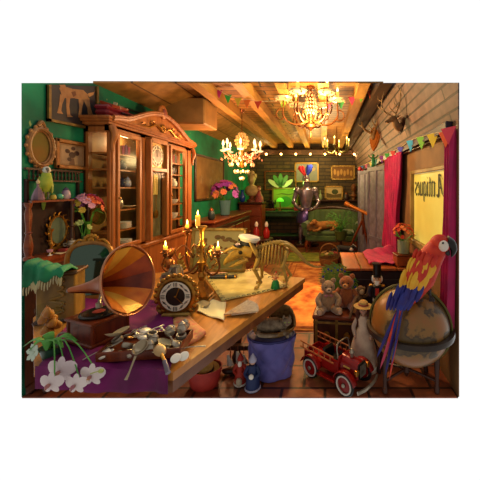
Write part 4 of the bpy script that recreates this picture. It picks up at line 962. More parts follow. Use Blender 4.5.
# jar of pears
q = F(44, 349, .81); t = thing('glass_fruit_jar', 'lidless glass jar filled with golden pears at far left', 'jar', (-1.44, 1.57, .812))
b = MB(); b.lathe([(.05, 0), (.058, .01), (.062, .09), (.058, .15), (.066, .175), (.062, .175), (.054, .15), (.057, .09), (.052, .012), (.0001, .006)], n=28); b.build('glass_body', GLASS, t)
for i in range(11):
    a = i*2.4; r = .028 if i % 4 else .0; z = .03+.011*i
    b = MB(); b.lathe([(.0001, -.022), (.018, -.015), (.021, 0), (.013, .018), (.006, .03), (.0001, .033)], n=14, A=Matrix.Rotation(random.uniform(-.6, .6), 4, 'X')); b.tube([(0, 0, .03), (.003, 0, .042)], .0015, 5)
    o = b.build('pear', mat(0xc88a38, .45, 0, 0xa8541c, 18, 'noise', 0, .8)); o.location = Vector((-1.44, 1.57, .812))+Vector((math.cos(a)*r*1.1, math.sin(a)*r, z)); tag(o, 'golden pear in the glass jar, %s' % ['at the very bottom', 'second from the bottom', 'third from the bottom', 'fourth up', 'fifth up', 'in the middle of the jar', 'just above the middle', 'fourth from the top', 'third from the top', 'second from the top', 'topmost of all'][i], 'pear', 'pears in the glass jar')
# white orchids
t = thing('orchid_plant', 'white orchid plant with purple-gold throats at lower left corner', 'orchid', (-1.27, 1.39, .812))
b = MB(); b.lathe([(.03, 0), (.042, .05), (.046, .055), (.04, .055), (.0001, .045)], n=18); b.build('pot', mat(0x2a4a3a, .3), t)
for k in range(6):
    a = [-2.6, -.6, -1.9, .3, -1.2, 2.4][k]; b = MB(); b.tube([(0, 0, .05), (.05*math.cos(a), .04*math.sin(a), .10), (.11*math.cos(a), .07*math.sin(a), .07)], [.01, .022, .003], 8, smooth=5, flat=.2); b.build('leaf', LEAF, t)
OR = mat(0xe8dcd8, .5, 0, 0xc8b8bc, 8, 'noise', 0, .6); ORC = mat(0xb88a3a, .5, 0, 0x8a3a6a, 40, 'noise', 0, .8)
base = Vector((-1.27, 1.39, .812))
for i, (px, py, D, r) in enumerate(((60, 371, 1.27, .058), (91, 376, 1.27, .050), (50, 384, 1.22, .046), (75, 385, 1.24, .044))):
    c = P(px, py, D)-base
    b = MB(); b.tube([(0, 0, .06), (c.x*.5, c.y*.4, .11), (c.x, c.y+.02, c.z+.02), (c.x, c.y+.006, c.z)], .0025, 6, smooth=4); b.build('stem', LEAF, t)
    b = MB()
    for k in range(5):
        a = PI/2+k*2*PI/5; rr = r*(1.05 if k in (1, 4) else .9); b.M = Matrix.Translation(c)@Matrix.Rotation(-a, 4, 'Y')@Matrix.Rotation(.2, 4, 'Z'); b.ell((rr*.55, 0, 0), (rr*.55, r*.07, rr*(.48 if k in (1, 4) else .33)), 12, 6); b.M = Matrix.Identity(4)
    f_ = b.build('blossom', OR, t)
    b = MB(); b.ell(c+Vector((0, -.012, -.002)), (.008, .012, .009), 8, 6); b.tube([c+Vector((0, -.01, 0)), c+Vector((0, -.022, -.012))], [.006, .003], 6); b.build('throat', ORC, f_)
b = MB(); c = P(101, 371, 1.26)-base; b.ell(c, (.012, .008, .009)); b.tube([c-Vector((.01, 0, 0)), c-Vector((.045, 0, .012))], .002, 6); b.build('bud', mat(0xa8b060, .5), t)
t = thing('white_lily', 'single pale lily leaning over beside the pear jar', 'flower', P(35, 352, 1.33))
b = MB(); flower(b, Vector((0, 0, 0)), .038, 6, .3, (-.3, -1, .3)); b.build('blossom', mat(0xb8c8b8, .5), t)
b = MB(); b.tube([(0, 0, 0), (.01, .05, -.03), (.03, .08, -.07)], .003, 6, smooth=3); b.build('stem', LEAF, t)

# ------------------------------------------------------------------ middle and back of the shop, left side
d0, zt = wall_xy(194, 152); d1 = wall_xy(223, 152)[0]
def mapp(b, W_, H_):
    for k in range(16):
        x = random.uniform(-.42, .42)*W_; z = random.uniform(-.42, .42)*H_; r = random.uniform(.03, .12)
        n = 9; blob(b, [(x+math.cos(a*2*PI/n)*r*random.uniform(.5, 1.2), z+math.sin(a*2*PI/n)*r*random.uniform(.5, 1)) for a in range(n)], -.0125-.0002*k)
picture('wall_map', 'large faded brown wall map in a dark frame on green wall', 'map', d0, d1, 1.36, 2.22, DARKW, .04, mat(0x6a4c22, .7, 0, 0x8a6a36, 5, 'noise', 0, .8), X=XL+.002, paint=mapp, parts=[mat(0x54401e, .7, 0, 0x94784a, 8, 'noise', 0, .8)])
t = thing('sideboard', 'long dark sideboard along the green wall beyond the cabinet', 'sideboard', (-2.05, 6.1, 0))
b = MB(); b.box((0, 0, .5), (.44, 2.4, .86), bev=.01); b.build('body', DARKW, t, smooth=False); b = MB(); b.box((0.01, 0, 1.03), (.5, 2.5, .04), bev=.01); b.box((0, 0, .97), (.46, 2.44, .07), bev=.01); b.build('top', REDW, t, smooth=False)
for k in range(4):
    b = MB(); b.box((.225, -.9+.6*k, .5), (.02, .5, .7), bev=.006); d = b.build('door', REDW, t, smooth=False); b = MB(); b.ell((.245, -.7+.6*k, .55), .018); b.build('knob', BRASS, d)
q = Vector((-2.0, 6.0, 1.052))
t = bouquet('flower_bouquet', 'purple flower bunch in glass vase on the sideboard', q, [(0x8a3aa8, ''), (0xb060c8, ''), (0xa84898, ''), (0xc87850, ''), (0x7a3a98, '')], .3, 30, .075, None, .28, .08, zc=.42)
b = MB(); b.lathe([(.07, 0), (.09, .02), (.1, .2), (.12, .3), (.11, .3), (.09, .2), (.08, .03)], n=18); b.build('vase', mat(0x6a9aa0, .15, glass=.4), t)
jar('small dark ginger jar at the near end of the sideboard', Vector((-1.95, 5.15, 1.052)), mat(0x2a3a3a, .3), BRONZE, .06, .18)
# leaning landscape picture behind the candelabra
def land(b, W_, H_):
    blob(b, [(-W_*.45, -H_*.42), (W_*.45, -H_*.42), (W_*.45, -H_*.05), (W_*.1, -H_*.12), (-W_*.2, .02), (-W_*.45, -H_*.02)], -.0125)
    b.mi = 2
    for k in range(26):
        blob(b, ellp(random.uniform(-.4, .42)*W_, random.uniform(-.28, .3)*H_, random.uniform(.012, .035), random.uniform(.01, .025), 8), -.0130-.0001*k)
q = P(219, 253, 2.86)
picture('landscape_painting', 'wide gilt-framed mossy landscape leaning at the far table end', 'painting', 0, .53, 0, .41, GOLDD, .03, mat(0xa89a68, .6, 0, 0x8a8050, 5, 'noise', 0, .8), paint=land, parts=[mat(0x6a6a34, .6, 0, 0x8a7a48, 14, 'noise', 0, .8), mat(0x4a4420, .6, 0, 0x7a4a28, 14, 'noise', 0, .8)], loc=(q.x, q.y, .803+.21), rz=0, rot=(-.14, 0, math.radians(-2)))
# commode at the back with figures
t = thing('commode', 'dark red-brown commode in the far left corner under a bust', 'commode', (-1.96, 8.12, 0))
b = MB(); b.box((0, 0, .62), (.6, .5, 1.1), bev=.02); b.build('body', REDW, t, smooth=False); b = MB(); b.box((0, -.01, 1.2), (.66, .54, .05), bev=.015); b.build('top', DARKW, t, smooth=False)
for k in range(4): b = MB(); b.box((0, -.255, .2+.26*k), (.52, .02, .22), bev=.006); d = b.build('drawer', mat(0x6a2a1a, .4, 0, 0x8a4428, 5, 'wood', 0, .8), t, smooth=False); b = MB(); b.ell((0, -.275, .2+.26*k), .02); b.build('knob', BRASS, d)
for sx in (-.25, .25):
    for sy in (-.2, .2): b = MB(); b.box((sx, sy, .04), (.07, .07, .08)); b.build('foot', DARKW, t, smooth=False)
t = thing('marble_bust', 'pale cream bust with upswept hair on the commode', 'bust', (-1.98, 8.12, 1.227))
b = MB(); b.lathe([(.14, 0), (.14, .05), (.07, .09), (.08, .16)], n=20); b.build('socle', mat(0x6a3a28, .4), t)
b = MB(); b.ell((0, 0, .3), (.2, .12, .16)); b.tube([(0, 0, .34), (0, -.01, .46), (0, -.02, .52)], [.1, .065, .07], 14, smooth=4); b.ell((0, -.03, .6), (.1, .12, .135), 16, 12); b.ell((0, -.15, .59), (.018, .025, .03)); b.build('figure', mat(0xc0a878, .6, 0, 0x948058, 10, 'noise', .2, .7), t)
b = MB()
for k in range(16): a = k*2.4; b.ell((.085*math.cos(a), .03+.08*math.sin(a), .68+.05*math.sin(k*1.7)), .045, 8, 6)
b.ell((0, .03, .76), (.07, .08, .09)); b.build('hair', mat(0xb09868, .6), t)
t = thing('painted_doll', 'small rose-red seated porcelain figure right of the bust', 'figurine', (-1.78, 8.1, 1.227))
b = MB(); b.lathe([(.13, 0), (.11, .12), (.05, .25), (.04, .3)], n=16); b.build('dress', mat(0xa84a48, .6, 0, 0x6a3440, 14, 'noise', .2, .8), t); b = MB(); b.ell((0, 0, .36), (.05, .05, .06)); b.build('head', mat(0xc89878, .5), t); b = MB(); b.ell((0, .01, .385), (.056, .056, .05)); b.build('hair', mat(0x6a3418, .6), t)
o = MB().lathe([(.04, 0), (.07, .04), (.08, .14), (.04, .22), (.03, .28), (.05, .32), (.04, .32)], n=18).build('blue_vase', mat(0x1c3aa0, .2)); o.location = (-2.2, 7.98, 1.227); tag(o, 'slim cobalt blue vase left of the bust', 'vase')
# console with telephone, red box and green-lit picture
GRN = mat(0x163a1e, .5, 0, 0x2a5a2c, 6, 'noise', 0, .8)
t = thing('console_table', 'dark green painted console table against the brick wall', 'table', (-1.18, 8.7, 0))
b = MB(); b.box((0, 0, .93), (1.25, .55, .05), bev=.01); b.box((0, 0, .85), (1.15, .48, .1)); b.build('top', GRN, t, smooth=False)
for sx in (-.55, .55):
    for sy in (-.2, .2): b = MB(); b.box((sx, sy, .4), (.05, .05, .8)); b.build('leg', GRN, t, smooth=False)
b = MB(); b.box((0, 0, .25), (1.1, .42, .03)); b.build('lower_shelf', GRN, t, smooth=False)
def gp(b, W_, H_):
    blob(b, ellp(0, -.1, .2, .16, 16), -.0125); b.mi = 2
    blob(b, [(-.3, .1), (-.1, .16), (.1, .12), (.32, .17), (.3, .14), (.1, .09), (-.1, .12)], -.0135)
picture('green_painting', 'green and yellow painting lit by an added lamp on the console', 'painting', -.4, .4, 0, .64, mat(0x6a5a20, .4, .3), .05, mat(0x8aa830, .6, 0, 0x4a7a24, 3, 'noise', 0, .8), paint=gp, parts=[mat(0x3a8a30, .6), mat(0x4a5a18, .6)], loc=(-1.2, 9.05, .96+.33), rz=0, rot=(-.12, 0, 0))
t = thing('sewing_machine', 'old black sewing machine on the left end of the console', 'sewing machine', (-1.6, 8.55, .957))
b = MB(); b.box((0, 0, .03), (.36, .18, .06), bev=.01); b.build('bed', REDW, t, smooth=False)
b = MB(); b.tube([(.12, 0, .06), (.12, 0, .22), (.08, 0, .26), (-.1, 0, .26), (-.13, 0, .22), (-.13, 0, .1)], [.04, .035, .035, .03, .03, .015], 10, smooth=3); b.build('arm', BLACK, t); b = MB(); b.lathe([(.06, -.01), (.07, 0), (.06, .01)], (.18, 0, .23), 18, Matrix.Rotation(PI/2, 4, 'Y')); b.build('hand_wheel', IRON, t)
b = MB(); b.box((0, 0, .07), (.26, .18, .14), bev=.015); o = b.build('keepsake_box', mat(0x9a3428, .5)); o.location = (-.75, 8.55, .957); tag(o, 'small red keepsake box at the right end of the console', 'box')
# added banker style lamp, put here to carry the green light
t = thing('added_desk_lamp', 'small added green-shaded desk lamp standing on the console', 'lamp', (-1.28, 8.55, .957))
b = MB(); b.lathe([(.07, 0), (.07, .015), (.015, .03), (.012, .3)], n=16); b.build('base', BRASS, t); b = MB(); b.lathe([(.11, .26), (.09, .32), (.03, .36), (.025, .36), (.085, .315), (.105, .26)], n=20); b.build('shade', mat(0x5ad030, .3, emit=.5), t)
# stained-glass fan
t = thing('stained_glass_fan', 'stained glass panel of green petals above the green painting', 'stained glass', (-1.36, 9.17, 1.55))
b = MB(); b.box((0, 0, .0), (.95, .03, .03)); b.box((0, 0, .56), (.95, .03, .03))
for s in (-1, 1): b.box((s*.47, 0, .28), (.03, .03, .56))
b.build('frame', BRONZE, t, smooth=False)
for k in range(5):
    a = math.radians(35+27.5*k); L_ = .42 if k % 2 == 0 else .46
    b = MB(); b.prism(ellp(.26*math.cos(a), .04+.26*math.sin(a), .2, .07, 14, a), .01); b.build('glass_petal', mat(0x4a8a44, .2) if k != 0 and k != 4 else mat(0xc0c8a0, .3), t, smooth=False)
# pictures on the back wall
def figp(b, W_, H_):
    blob(b, [(-.15, -H_*.4), (.1, -H_*.4), (.06, .05), (0, .2), (-.08, .05)], -.0125); b.mi = 2; blob(b, ellp(.15, .1, .12, .07), -.0135)
picture('portrait_painting', 'pale grey-blue portrait in a light wood frame on brick', 'painting', -.37, .37, 1.78, 2.39, mat(0xa88440, .4, .2), .05, mat(0x98988c, .6, 0, 0x7a8088, 4, 'noise', 0, .8), paint=figp, parts=[mat(0x5a5a78, .6), mat(0xb8a078, .6)], loc=(-.56, 9.19, 2.08), rz=0)
def relp(b, W_, H_):
    for k in range(6): blob(b, ellp(-.25+.1*k, .02*(-1)**k, .04, .09), -.0125-.0001*k)
picture('relief_panel', 'long bronze relief panel in a gilt frame, upper right back wall', 'relief panel', -.37, .37, 1.85, 2.3, GOLDD, .05, mat(0x7a5420, .5, .2, 0x5a3c18, 8, 'noise', .3, .8), paint=relp, parts=[mat(0xa07a38, .4, .3)], loc=(.55, 9.19, 2.07), rz=0)
def lnd(b, W_, H_):
    blob(b, [(-W_*.4, -H_*.36), (W_*.4, -H_*.36), (W_*.4, -.02), (0, -.06), (-W_*.4, 0)], -.0125); b.mi = 2; blob(b, ellp(.03, .03, .1, .08), -.0135)
# ledge with small things over the sofa
b = MB(); b.box((0, 0, 0), (1.35, .2, .04), bev=.008); lg = b.build('wall_ledge', DARKW); lg.location = (.28, 9.09, 1.22); tag(lg, 'dark wooden ledge on the back wall above the sofa', 'shelf')
picture('small_landscape', 'small gilt-framed landscape standing on the ledge over the sofa', 'painting', -.28, .28, 0, .42, GOLDD, .05, mat(0xb8a070, .6), paint=lnd, parts=[mat(0x5a4a20, .6), mat(0x3a4420, .6)], loc=(.27, 9.08, 1.245+.21), rz=0)
jar('round dark jar on the ledge, right of the small landscape', Vector((.64, 9.08, 1.242)), mat(0x3a2a2a, .3), BRONZE, .08, .2)
t = thing('brown_bust', 'brown carved head standing at the right end of ledge', 'bust', (.86, 9.05, 1.242)); b = MB(); b.lathe([(.06, 0), (.05, .06), (.09, .12), (.05, .2), (.05, .26)], n=14); b.ell((0, -.01, .36), (.08, .09, .12)); b.ell((0, -.1, .36), (.015, .02, .025)); b.build('head', mat(0x7a4a24, .5, 0, 0x4a2a14, 9, 'noise', .2, .8), t)
o = MB().lathe([(.05, 0), (.07, .05), (.05, .14), (.02, .2), (.02, .28), (.03, .3)], n=14).build('bottle', mat(0x8a9a70, .3)); o.location = (-.14, 9.08, 1.242); tag(o, 'pale green bottle at the left end of the ledge', 'bottle')
# small round side table with two red bottles
q = P(261, 238, 6.6); t = thing('side_table', 'small round dark side table carrying two red bottles', 'table', (q.x, q.y, 0))
b = MB(); b.lathe([(.0001, .47), (.26, .47), (.27, .485), (.26, .5), (.0001, .5)], n=24); b.build('top', DARKW, t); b = MB(); b.lathe([(.03, .05), (.05, .15), (.03, .3), (.05, .47)], n=12)
for k in range(3): a = k*2.1; b.tube([(0, 0, .1), (.12*math.cos(a), .12*math.sin(a), .08), (.2*math.cos(a), .2*math.sin(a), .015)], .02, 7, smooth=3)
b.build('pedestal', DARKW, t)
for i, dx in enumerate((-.1, .12)):
    t = thing('red_bottle', ('left' if i == 0 else 'right')+' of two red bottles with white tops on the side table', 'bottle', (q.x+dx, q.y, .502), group='red bottles on the side table')
    b = MB(); b.lathe([(.06, 0), (.07, .03), (.07, .15), (.03, .22), (.025, .26)], n=16); b.build('body', mat(0xa02420, .25), t); b = MB(); b.lathe([(.03, .25), (.04, .3), (.02, .35), (.0001, .36)], n=14); b.build('stopper', WHITE, t)

# ------------------------------------------------------------------ suit of armour
t = thing('suit_of_armour', 'polished suit of armour with blue and red plume by brick wall', 'armour', (-.53, 8.37, 0), rz=.2, sc=1.05)
ST = mat(0xb8b0bc, .25, .7, 0x6a5678, 6, 'noise', 0, .8)
b = MB(); b.box((0, 0, .04), (.6, .5, .08), bev=.02); b.build('plinth', DARKW, t, smooth=False)
for s in (-1, 1):
    b = MB(); b.tube([(s*.11, 0, .95), (s*.12, 0, .75), (s*.13, -.01, .58)], [.1, .09, .065], 14, smooth=4); b.ell((s*.13, -.03, .56), (.065, .07, .07)); b.tube([(s*.13, 0, .54), (s*.135, .01, .35), (s*.14, 0, .14)], [.06, .07, .045], 14, smooth=4); b.tube([(s*.14, .04, .11), (s*.15, -.08, .10), (s*.16, -.18, .09)], [.045, .05, .02], 12, smooth=3, flat=.7); b.build('leg_armour', ST, t)
    b = MB(); b.ell((s*.235, 0, 1.46), (.1, .11, .1)); b.tube([(s*.26, 0, 1.42), (s*.31, .0, 1.25), (s*.33, -.02, 1.18)], [.07, .055, .05], 12, smooth=4); b.ell((s*.335, -.02, 1.16), .06); b.tube([(s*.335, -.02, 1.15), (s*.26, -.12, 1.04), (s*.16, -.2, .98)], [.05, .045, .05], 12, smooth=4); b.ell((s*.12, -.22, .97), (.06, .05, .05)); b.build('arm_armour', ST, t)
b = MB(); b.lathe([(.15, .94), (.14, 1.05), (.17, 1.2), (.21, 1.36), (.2, 1.48), (.1, 1.55), (.08, 1.6)], n=24, squash=(1, .75)); b.build('breastplate', ST, t)
b = MB(); b.lathe([(.25, .62), (.26, .75), (.22, .88), (.16, .98), (.13, 1.0)], n=20, squash=(1, .8)); b.build('fauld', mat(0x5a4a8a, .3, .6), t)
b = MB(); b.lathe([(.08, 1.57), (.1, 1.62), (.105, 1.7), (.1, 1.78), (.06, 1.85), (.0001, 1.87)], n=20, squash=(.9, 1.05)); b.tube([(0, -.1, 1.86), (0, 0, 1.9), (0, .1, 1.84)], .012, 6, smooth=4)
hl = b.build('helmet', ST, t); b = MB(); b.ell((0, -.085, 1.7), (.075, .06, .06)); b.box((0, -.145, 1.71), (.1, .006, .012)); b.build('visor', mat(0xb8a8a0, .25, .9), hl)
for k, (c, dx) in enumerate(((0x1a2aa8, .05), (0xb01c28, -.06), (0x2a3ac0, .1), (0xc82838, -.11))):
    b = MB(); b.tube([(dx*.3, .02, 1.86), (dx*1.2, .04, 2.0), (dx*1.4, .05, 2.12-.04*(k % 2)), (dx*1.9, .06, 2.06-.05*(k % 2))], [.02, .05, .045, .01], 8, smooth=5); b.build('plume_feather', mat(c, .8), t)

# ------------------------------------------------------------------ sofa, dogs, fern
SG = mat(0x24401e, .6, 0, 0x4c6a34, 4, 'noise', .1, .8, sheen=.4)
t = thing('tufted_sofa', 'green tufted sofa with carved legs before the back wall', 'sofa', (.17, 7.62, 0), rz=-.12, sc=.86)
b = MB(); b.box((0, 0, .42), (1.5, .62, .2), bev=.05); b.build('seat_frame', SG, t); b = MB(); b.box((0, -.03, .56), (1.3, .58, .13), bev=.05); b.build('seat_cushion', SG, t)
def backf(u, v):
    x = -.75+1.5*u; z = .55+.66*v-.08*abs(u-.5)**1.5*v; ch_ = .02*abs(math.sin(u*PI*9))
    return (x, .26+.1*v-ch_*(1-v*.3), z)
b = MB(); b.grid(backf, 90, 10); b.grid(lambda u, v: (.75-1.5*u, .36+.1*v, .4+.8*v), 10, 4); b.build('backrest', SG, t, solid=.05)
b = MB(); b.tube([(-.78, .33, 1.14), (-.4, .36, 1.23), (0, .37, 1.27), (.4, .36, 1.23), (.78, .33, 1.14)], .035, 8, smooth=5); b.build('carved_rail', DARKW, t)
for s in (-1, 1):
    b = MB(); b.box((s*.76, .02, .62), (.13, .64, .32), bev=.05); b.lathe([(.0001, -.33), (.085, -.33), (.085, .33), (.0001, .33)], (s*.77, .02, .78), 18, Matrix.Rotation(PI/2, 4, 'X')); b.build('arm', SG, t)
    for y in (-.26, .26): b = MB(); b.tube([(s*.68, y, .33), (s*.72, y-.02, .2), (s*.69, y, .08), (s*.72, y-.02, .0)], [.045, .05, .025, .03], 9, smooth=4); b.build('leg', REDW, t)
q = Vector((-.24, 7.5, .60)); t = thing('cushion', 'pale brown cushion at the left end of the green sofa', 'cushion', q, rot=(-.9, 0, -.1)); b = MB(); b.ell((0, 0, 0), (.26, .19, .07), 16, 8); b.build('cushion_body', mat(0x9a7a54, .8, 0, 0x7a5c40, 10, 'noise', .1, .8), t)
def lying_dog(name, lb, loc, rz, coat, coat2, sc, mat3=None):
    t = thing(name, lb, 'dog', loc, rz=rz, sc=sc)
    b = MB()
    b.tube([(.42, .0, .12), (.3, 0, .14), (.1, 0, .15), (-.1, 0, .15), (-.24, 0, .17), (-.33, 0, .23)], [.07, .13, .13, .13, .11, .075], 14, smooth=5, flat=.95)
    b.ell((-.38, -.01, .26), (.09, .08, .08)); b.tube([(-.42, -.01, .25), (-.5, -.02, .22), (-.54, -.02, .21)], [.055, .038, .03], 10, smooth=3)
    for s in (-1, 1):
        b.tube([(-.2, s*.09, .1), (-.32, s*.11, .04), (-.48, s*.1, .03)], [.05, .035, .03], 9, smooth=4); b.tube([(.32, s*.1, .12), (.2, s*.16, .09), (.14, s*.17, .03), (.06, s*.17, .03)], [.08, .06, .035, .03], 9, smooth=4)
    b.tube([(.42, 0, .1), (.54, .06, .06), (.5, .18, .04), (.38, .24, .03)], [.05, .035, .03, .012], 9, smooth=4)
    b.build('body', coat, t)
    for s in (-1, 1): b = MB(); b.tube([(-.36, s*.06, .32), (-.37, s*.1, .27), (-.39, s*.1, .2)], [.02, .03, .012], 8, smooth=4, flat=.6); b.build('ear', coat2, t); b = MB(); b.ell((-.45, s*.04-.01, .285), .011, 8, 6); b.build('eye', BLACK, t)
    b = MB(); b.ell((-.56, -.02, .22), (.015, .018, .014), 8, 6); b.build('nose', BLACK, t)
    if mat3: b = MB(); b.ell((-.3, 0, .15), (.1, .12, .1)); b.tube([(-.47, -.015, .245), (-.42, -.01, .31), (-.36, 0, .345)], [.03, .025, .02], 8, smooth=3); plab(b.build('blaze', mat3, t), 'white chest and blaze')
    return t
lying_dog('golden_dog', 'golden dog asleep on the seat of the green sofa', (.02, 7.5, .545), .5, mat(0xb07c3c, .8, 0, 0x84542a, 10, 'noise', .3, .8), mat(0x7a4a20, .8), .85)
t = thing('ottoman', 'low round brown ottoman in front of the sofa', 'ottoman', (.42, 6.35, 0)); b = MB(); b.lathe([(.24, .06), (.26, .1), (.26, .2), (.22, .25), (.0001, .26)], n=24); b.build('pouf', mat(0x4a2a1c, .7), t)
for k in range(3): a = k*2.1; b = MB(); b.cyl((.17*math.cos(a), .17*math.sin(a), 0), (.17*math.cos(a), .17*math.sin(a), .07), .025); b.build('leg', DARKW, t)
lying_dog('black_dog', 'black dog with white blaze lying on the ottoman', (.42, 6.35, .245), 2.7, mat(0x101014, .7, 0, 0x24242c, 10, 'noise', .3, .8), BLACK, .5, mat(0xd0ccc8, .7))
t = thing('potted_fern', 'bushy green fern on a stand beside the telescope', 'fern', (.36, 6.85, 0))
b = MB(); b.lathe([(.14, 0), (.03, .05), (.03, .38), (.14, .42)], n=16); b.build('stand', DARKW, t); b = MB(); b.lathe([(.1, .42), (.15, .6), (.16, .62), (.13, .62), (.0001, .58)], n=18); b.build('pot', mat(0x4a5a2a, .4), t)
for k in range(26):
    a = k*2.4; L_ = random.uniform(.25, .42); h = random.uniform(.1, .35); b = MB(); pts = [Vector((math.cos(a)*L_*w, math.sin(a)*L_*w, .6+h*math.sin(w*2.3)*1.4)) for w in (0, .25, .5, .75, 1)]
    b.tube(pts, .004, 5)
    for i in range(1, 5):
        for f_ in (0, .5):
            p = pts[i-1].lerp(pts[i], f_)
            for s in (-1, 1): d = Vector((-math.sin(a), math.cos(a), -.1))*s; w = .07*(1.1-i*.2); b.add([p, p+d*w+Vector((math.cos(a), math.sin(a), 0))*.02, p+Vector((math.cos(a), math.sin(a), 0))*.045], [(0, 1, 2)])
    b.build('frond', LEAF, t)
# wicker basket of dried flowers in front
WK = mat(0x5a3c1c, .7, 0, 0x94703c, 40, 'noise', .5, .8)
t = thing('wicker_basket', 'small wicker basket of dried flowers before the sofa', 'basket', (.08, 6.05, 0)); b = MB(); b.lathe([(.14, 0), (.18, .1), (.2, .2), (.19, .2), (.16, .1), (.0001, .02)], n=22); b.build('basket_body', WK, t)
b = MB(); b.tube([(-.19, 0, .19), (-.15, 0, .4), (0, 0, .48), (.15, 0, .4), (.19, 0, .19)], .012, 7, smooth=4); b.build('handle', WK, t)
for k in range(14): a = k*2.4; r = .14*math.sqrt((k+.5)/14); b = MB(); flower(b, Vector((r*math.cos(a), r*math.sin(a), .25+random.uniform(0, .06))), .05, 6, .4, (math.cos(a)*.4, math.sin(a)*.4, 1)); b.build('dried_flower', mat((0x8a6a3a, 0x9a3a3a, 0x5a6a2a, 0xb09a6a)[k % 4], .8), t)
# telescope
BR2 = mat(0xc87a30, .3, .5)
t = thing('telescope', 'brass telescope on a tall wooden tripod beside the screen', 'telescope', (.78, 6.2, 0))
def tlz(px, py, D): return P(px, py, D)-Vector((.78, 6.2, 0))
a_, c_ = tlz(345, 203, 6.2), tlz(378, 219, 6.0); dd = (c_-a_)
b = MB(); b.cyl(a_, a_+dd*.12, .048, .045, 14); b.cyl(a_+dd*.1, a_+dd*.72, .034, .034, 14); b.cyl(a_+dd*.72, a_+dd*1.0, .022, .022, 12); b.build('tube', BR2, t)
b = MB()
for k in (.12, .7, .97): b.cyl(a_+dd*k, a_+dd*(k+.03), .042 if k < .5 else .034, n=14)
each(b, 'ring', mat(0xe0a860, .25, .7), t)
pv = a_+dd*.55+Vector((0, 0, -.08)); b = MB(); b.cyl(pv+Vector((0, 0, -.1)), pv+Vector((0, 0, .06)), .03); b.build('mount', BRONZE, t)
for (px, py) in ((346, 259), (378, 262), (364, 254)):
    f_ = F(px, py)-Vector((.78, 6.2, 0)); f_.x = min(f_.x, .2); b = MB(); b.tube([pv+Vector((0, 0, -.08)), pv.lerp(f_, .5), f_+Vector((0, 0, .005))], [.025, .024, .014], 7); b.build('tripod_leg', REDW, t)
# folding screen
t = thing('folding_screen', 'tall grey-lavender folding screen with carved panels by right wall', 'screen', (.9, 6.2, 0))
pp = [(1.0, 4.98), (.80, 5.58), (.97, 6.2), (.76, 6.8), (.94, 7.5)]
LV = mat(0x6a6478, .5, 0, 0x4a4658, 6, 'noise', .2, .7); LV2 = mat(0x56505e, .5, 0, 0x7a7488, 12, 'noise', .5, .8)
for k in range(4):
    p0 = Vector(pp[k]+(0,))-Vector((.9, 6.2, 0)); p1 = Vector(pp[k+1]+(0,))-Vector((.9, 6.2, 0)); d = p1-p0; L_ = d.length; A = Matrix.Translation(p0)@Matrix.Rotation(math.atan2(d.y, d.x), 4, 'Z')
    b = MB(); b.M = A
    for x in (.03, L_-.03, L_/2): b.box((x, 0, 1.0), (.05, .035, 1.98), bev=.005)
    for z in (.05, .7, 1.94): b.box((L_/2, 0, z), (L_-.02, .034, .08), bev=.005)
    fp = b.build('panel_frame', LV, t, smooth=False); b = MB(); b.M = A; b.box((L_/2, 0, 1.0), (L_-.06, .012, 1.9)); b.build('panel_board', LV2, fp, smooth=False)

# ------------------------------------------------------------------ curtains by the window
MG = mat(0xc00e58, .7, 0, 0x840a44, 6, 'noise', .1, .8, sheen=.1)
def curtain(name, lb, y0, y1, z1, z0, xw, waist, folds):
    b = MB()
    def fn(u, v):
        z = z1+(z0-z1)*v; k = 1-waist*math.exp(-((v-.62)/.25)**2); ym = (y0+y1)/2
        return (xw-.045-.035*math.sin(u*folds*2*PI+v*1.5)-.03*v, ym+(y0+(y1-y0)*u-ym)*k, z+.01*math.sin(u*12))
    b.grid(fn, 90, 30); o = b.build('drape', MG, None, solid=.004)
    t = thing(name, lb, 'curtain', (xw, (y0+y1)/2, z1)); o.parent = t; o.location = (-xw, -(y0+y1)/2, -z1); return t
t = curtain('window_curtain', 'magenta curtain hanging left of the window by the screen', 3.72, 4.72, 2.05, .70, 1.0, .25, 7)
t = curtain('window_curtain', 'magenta curtain at the right edge beside the parrot', 2.30, 2.44, 2.05, .45, 1.04, -.1, 3)
t['label'] = 'magenta curtain at the right edge behind the red parrot'
t = thing('curtain_rod', 'dark curtain rod above the yellow window', 'curtain rod', (.985, 3.5, 2.03)); b = MB(); b.cyl((0, -1.12, 0), (0, 1.3, 0), .010); b.build('rod', DARKW, t)
for s in (-1.12, 1.3): b = MB(); b.ell((0, s, 0), .022); b.build('finial', GOLDD, t)
# long dark chest under the curtain
t = thing('blanket_chest', 'big dark wooden chest with slatted top below the magenta curtain', 'chest', (.60, 3.71, 0))
DK2 = mat(0x1e1216, .4, 0, 0x3a2424, 5, 'wood', .1, .8)
b = MB(); b.box((0, 0, .35), (.76, .76, .66), bev=.01); b.box((0, 0, .03), (.8, .8, .06), bev=.01); b.build('body', DK2, t, smooth=False)
for k in range(4): b = MB(); b.box((-.3+.2*k, 0, .70), (.19, .82, .03), bev=.006); b.build('lid_board', mat(0x7a3a18, .35, 0, 0xa85a28, 5, 'wood', .1, .8, (3, .6, 1)), t, smooth=False)
for k in range(2): b = MB(); b.box((-.19+.38*k, -.385, .36), (.3, .015, .46), bev=.005); b.build('front_panel', DK2, t, smooth=False)
b = MB()
def cl(u, v): return (.50+.45*u, 3.42+.62*v+.02*math.sin(u*8), .735+.02*abs(math.sin(u*11+v*6))+.35*max(0, v-.7)*u)
b.grid(cl, 30, 24); o = b.build('magenta_cloth', MG, solid=.004); tag(o, 'loose magenta cloth spilling over the big dark chest', 'cloth')
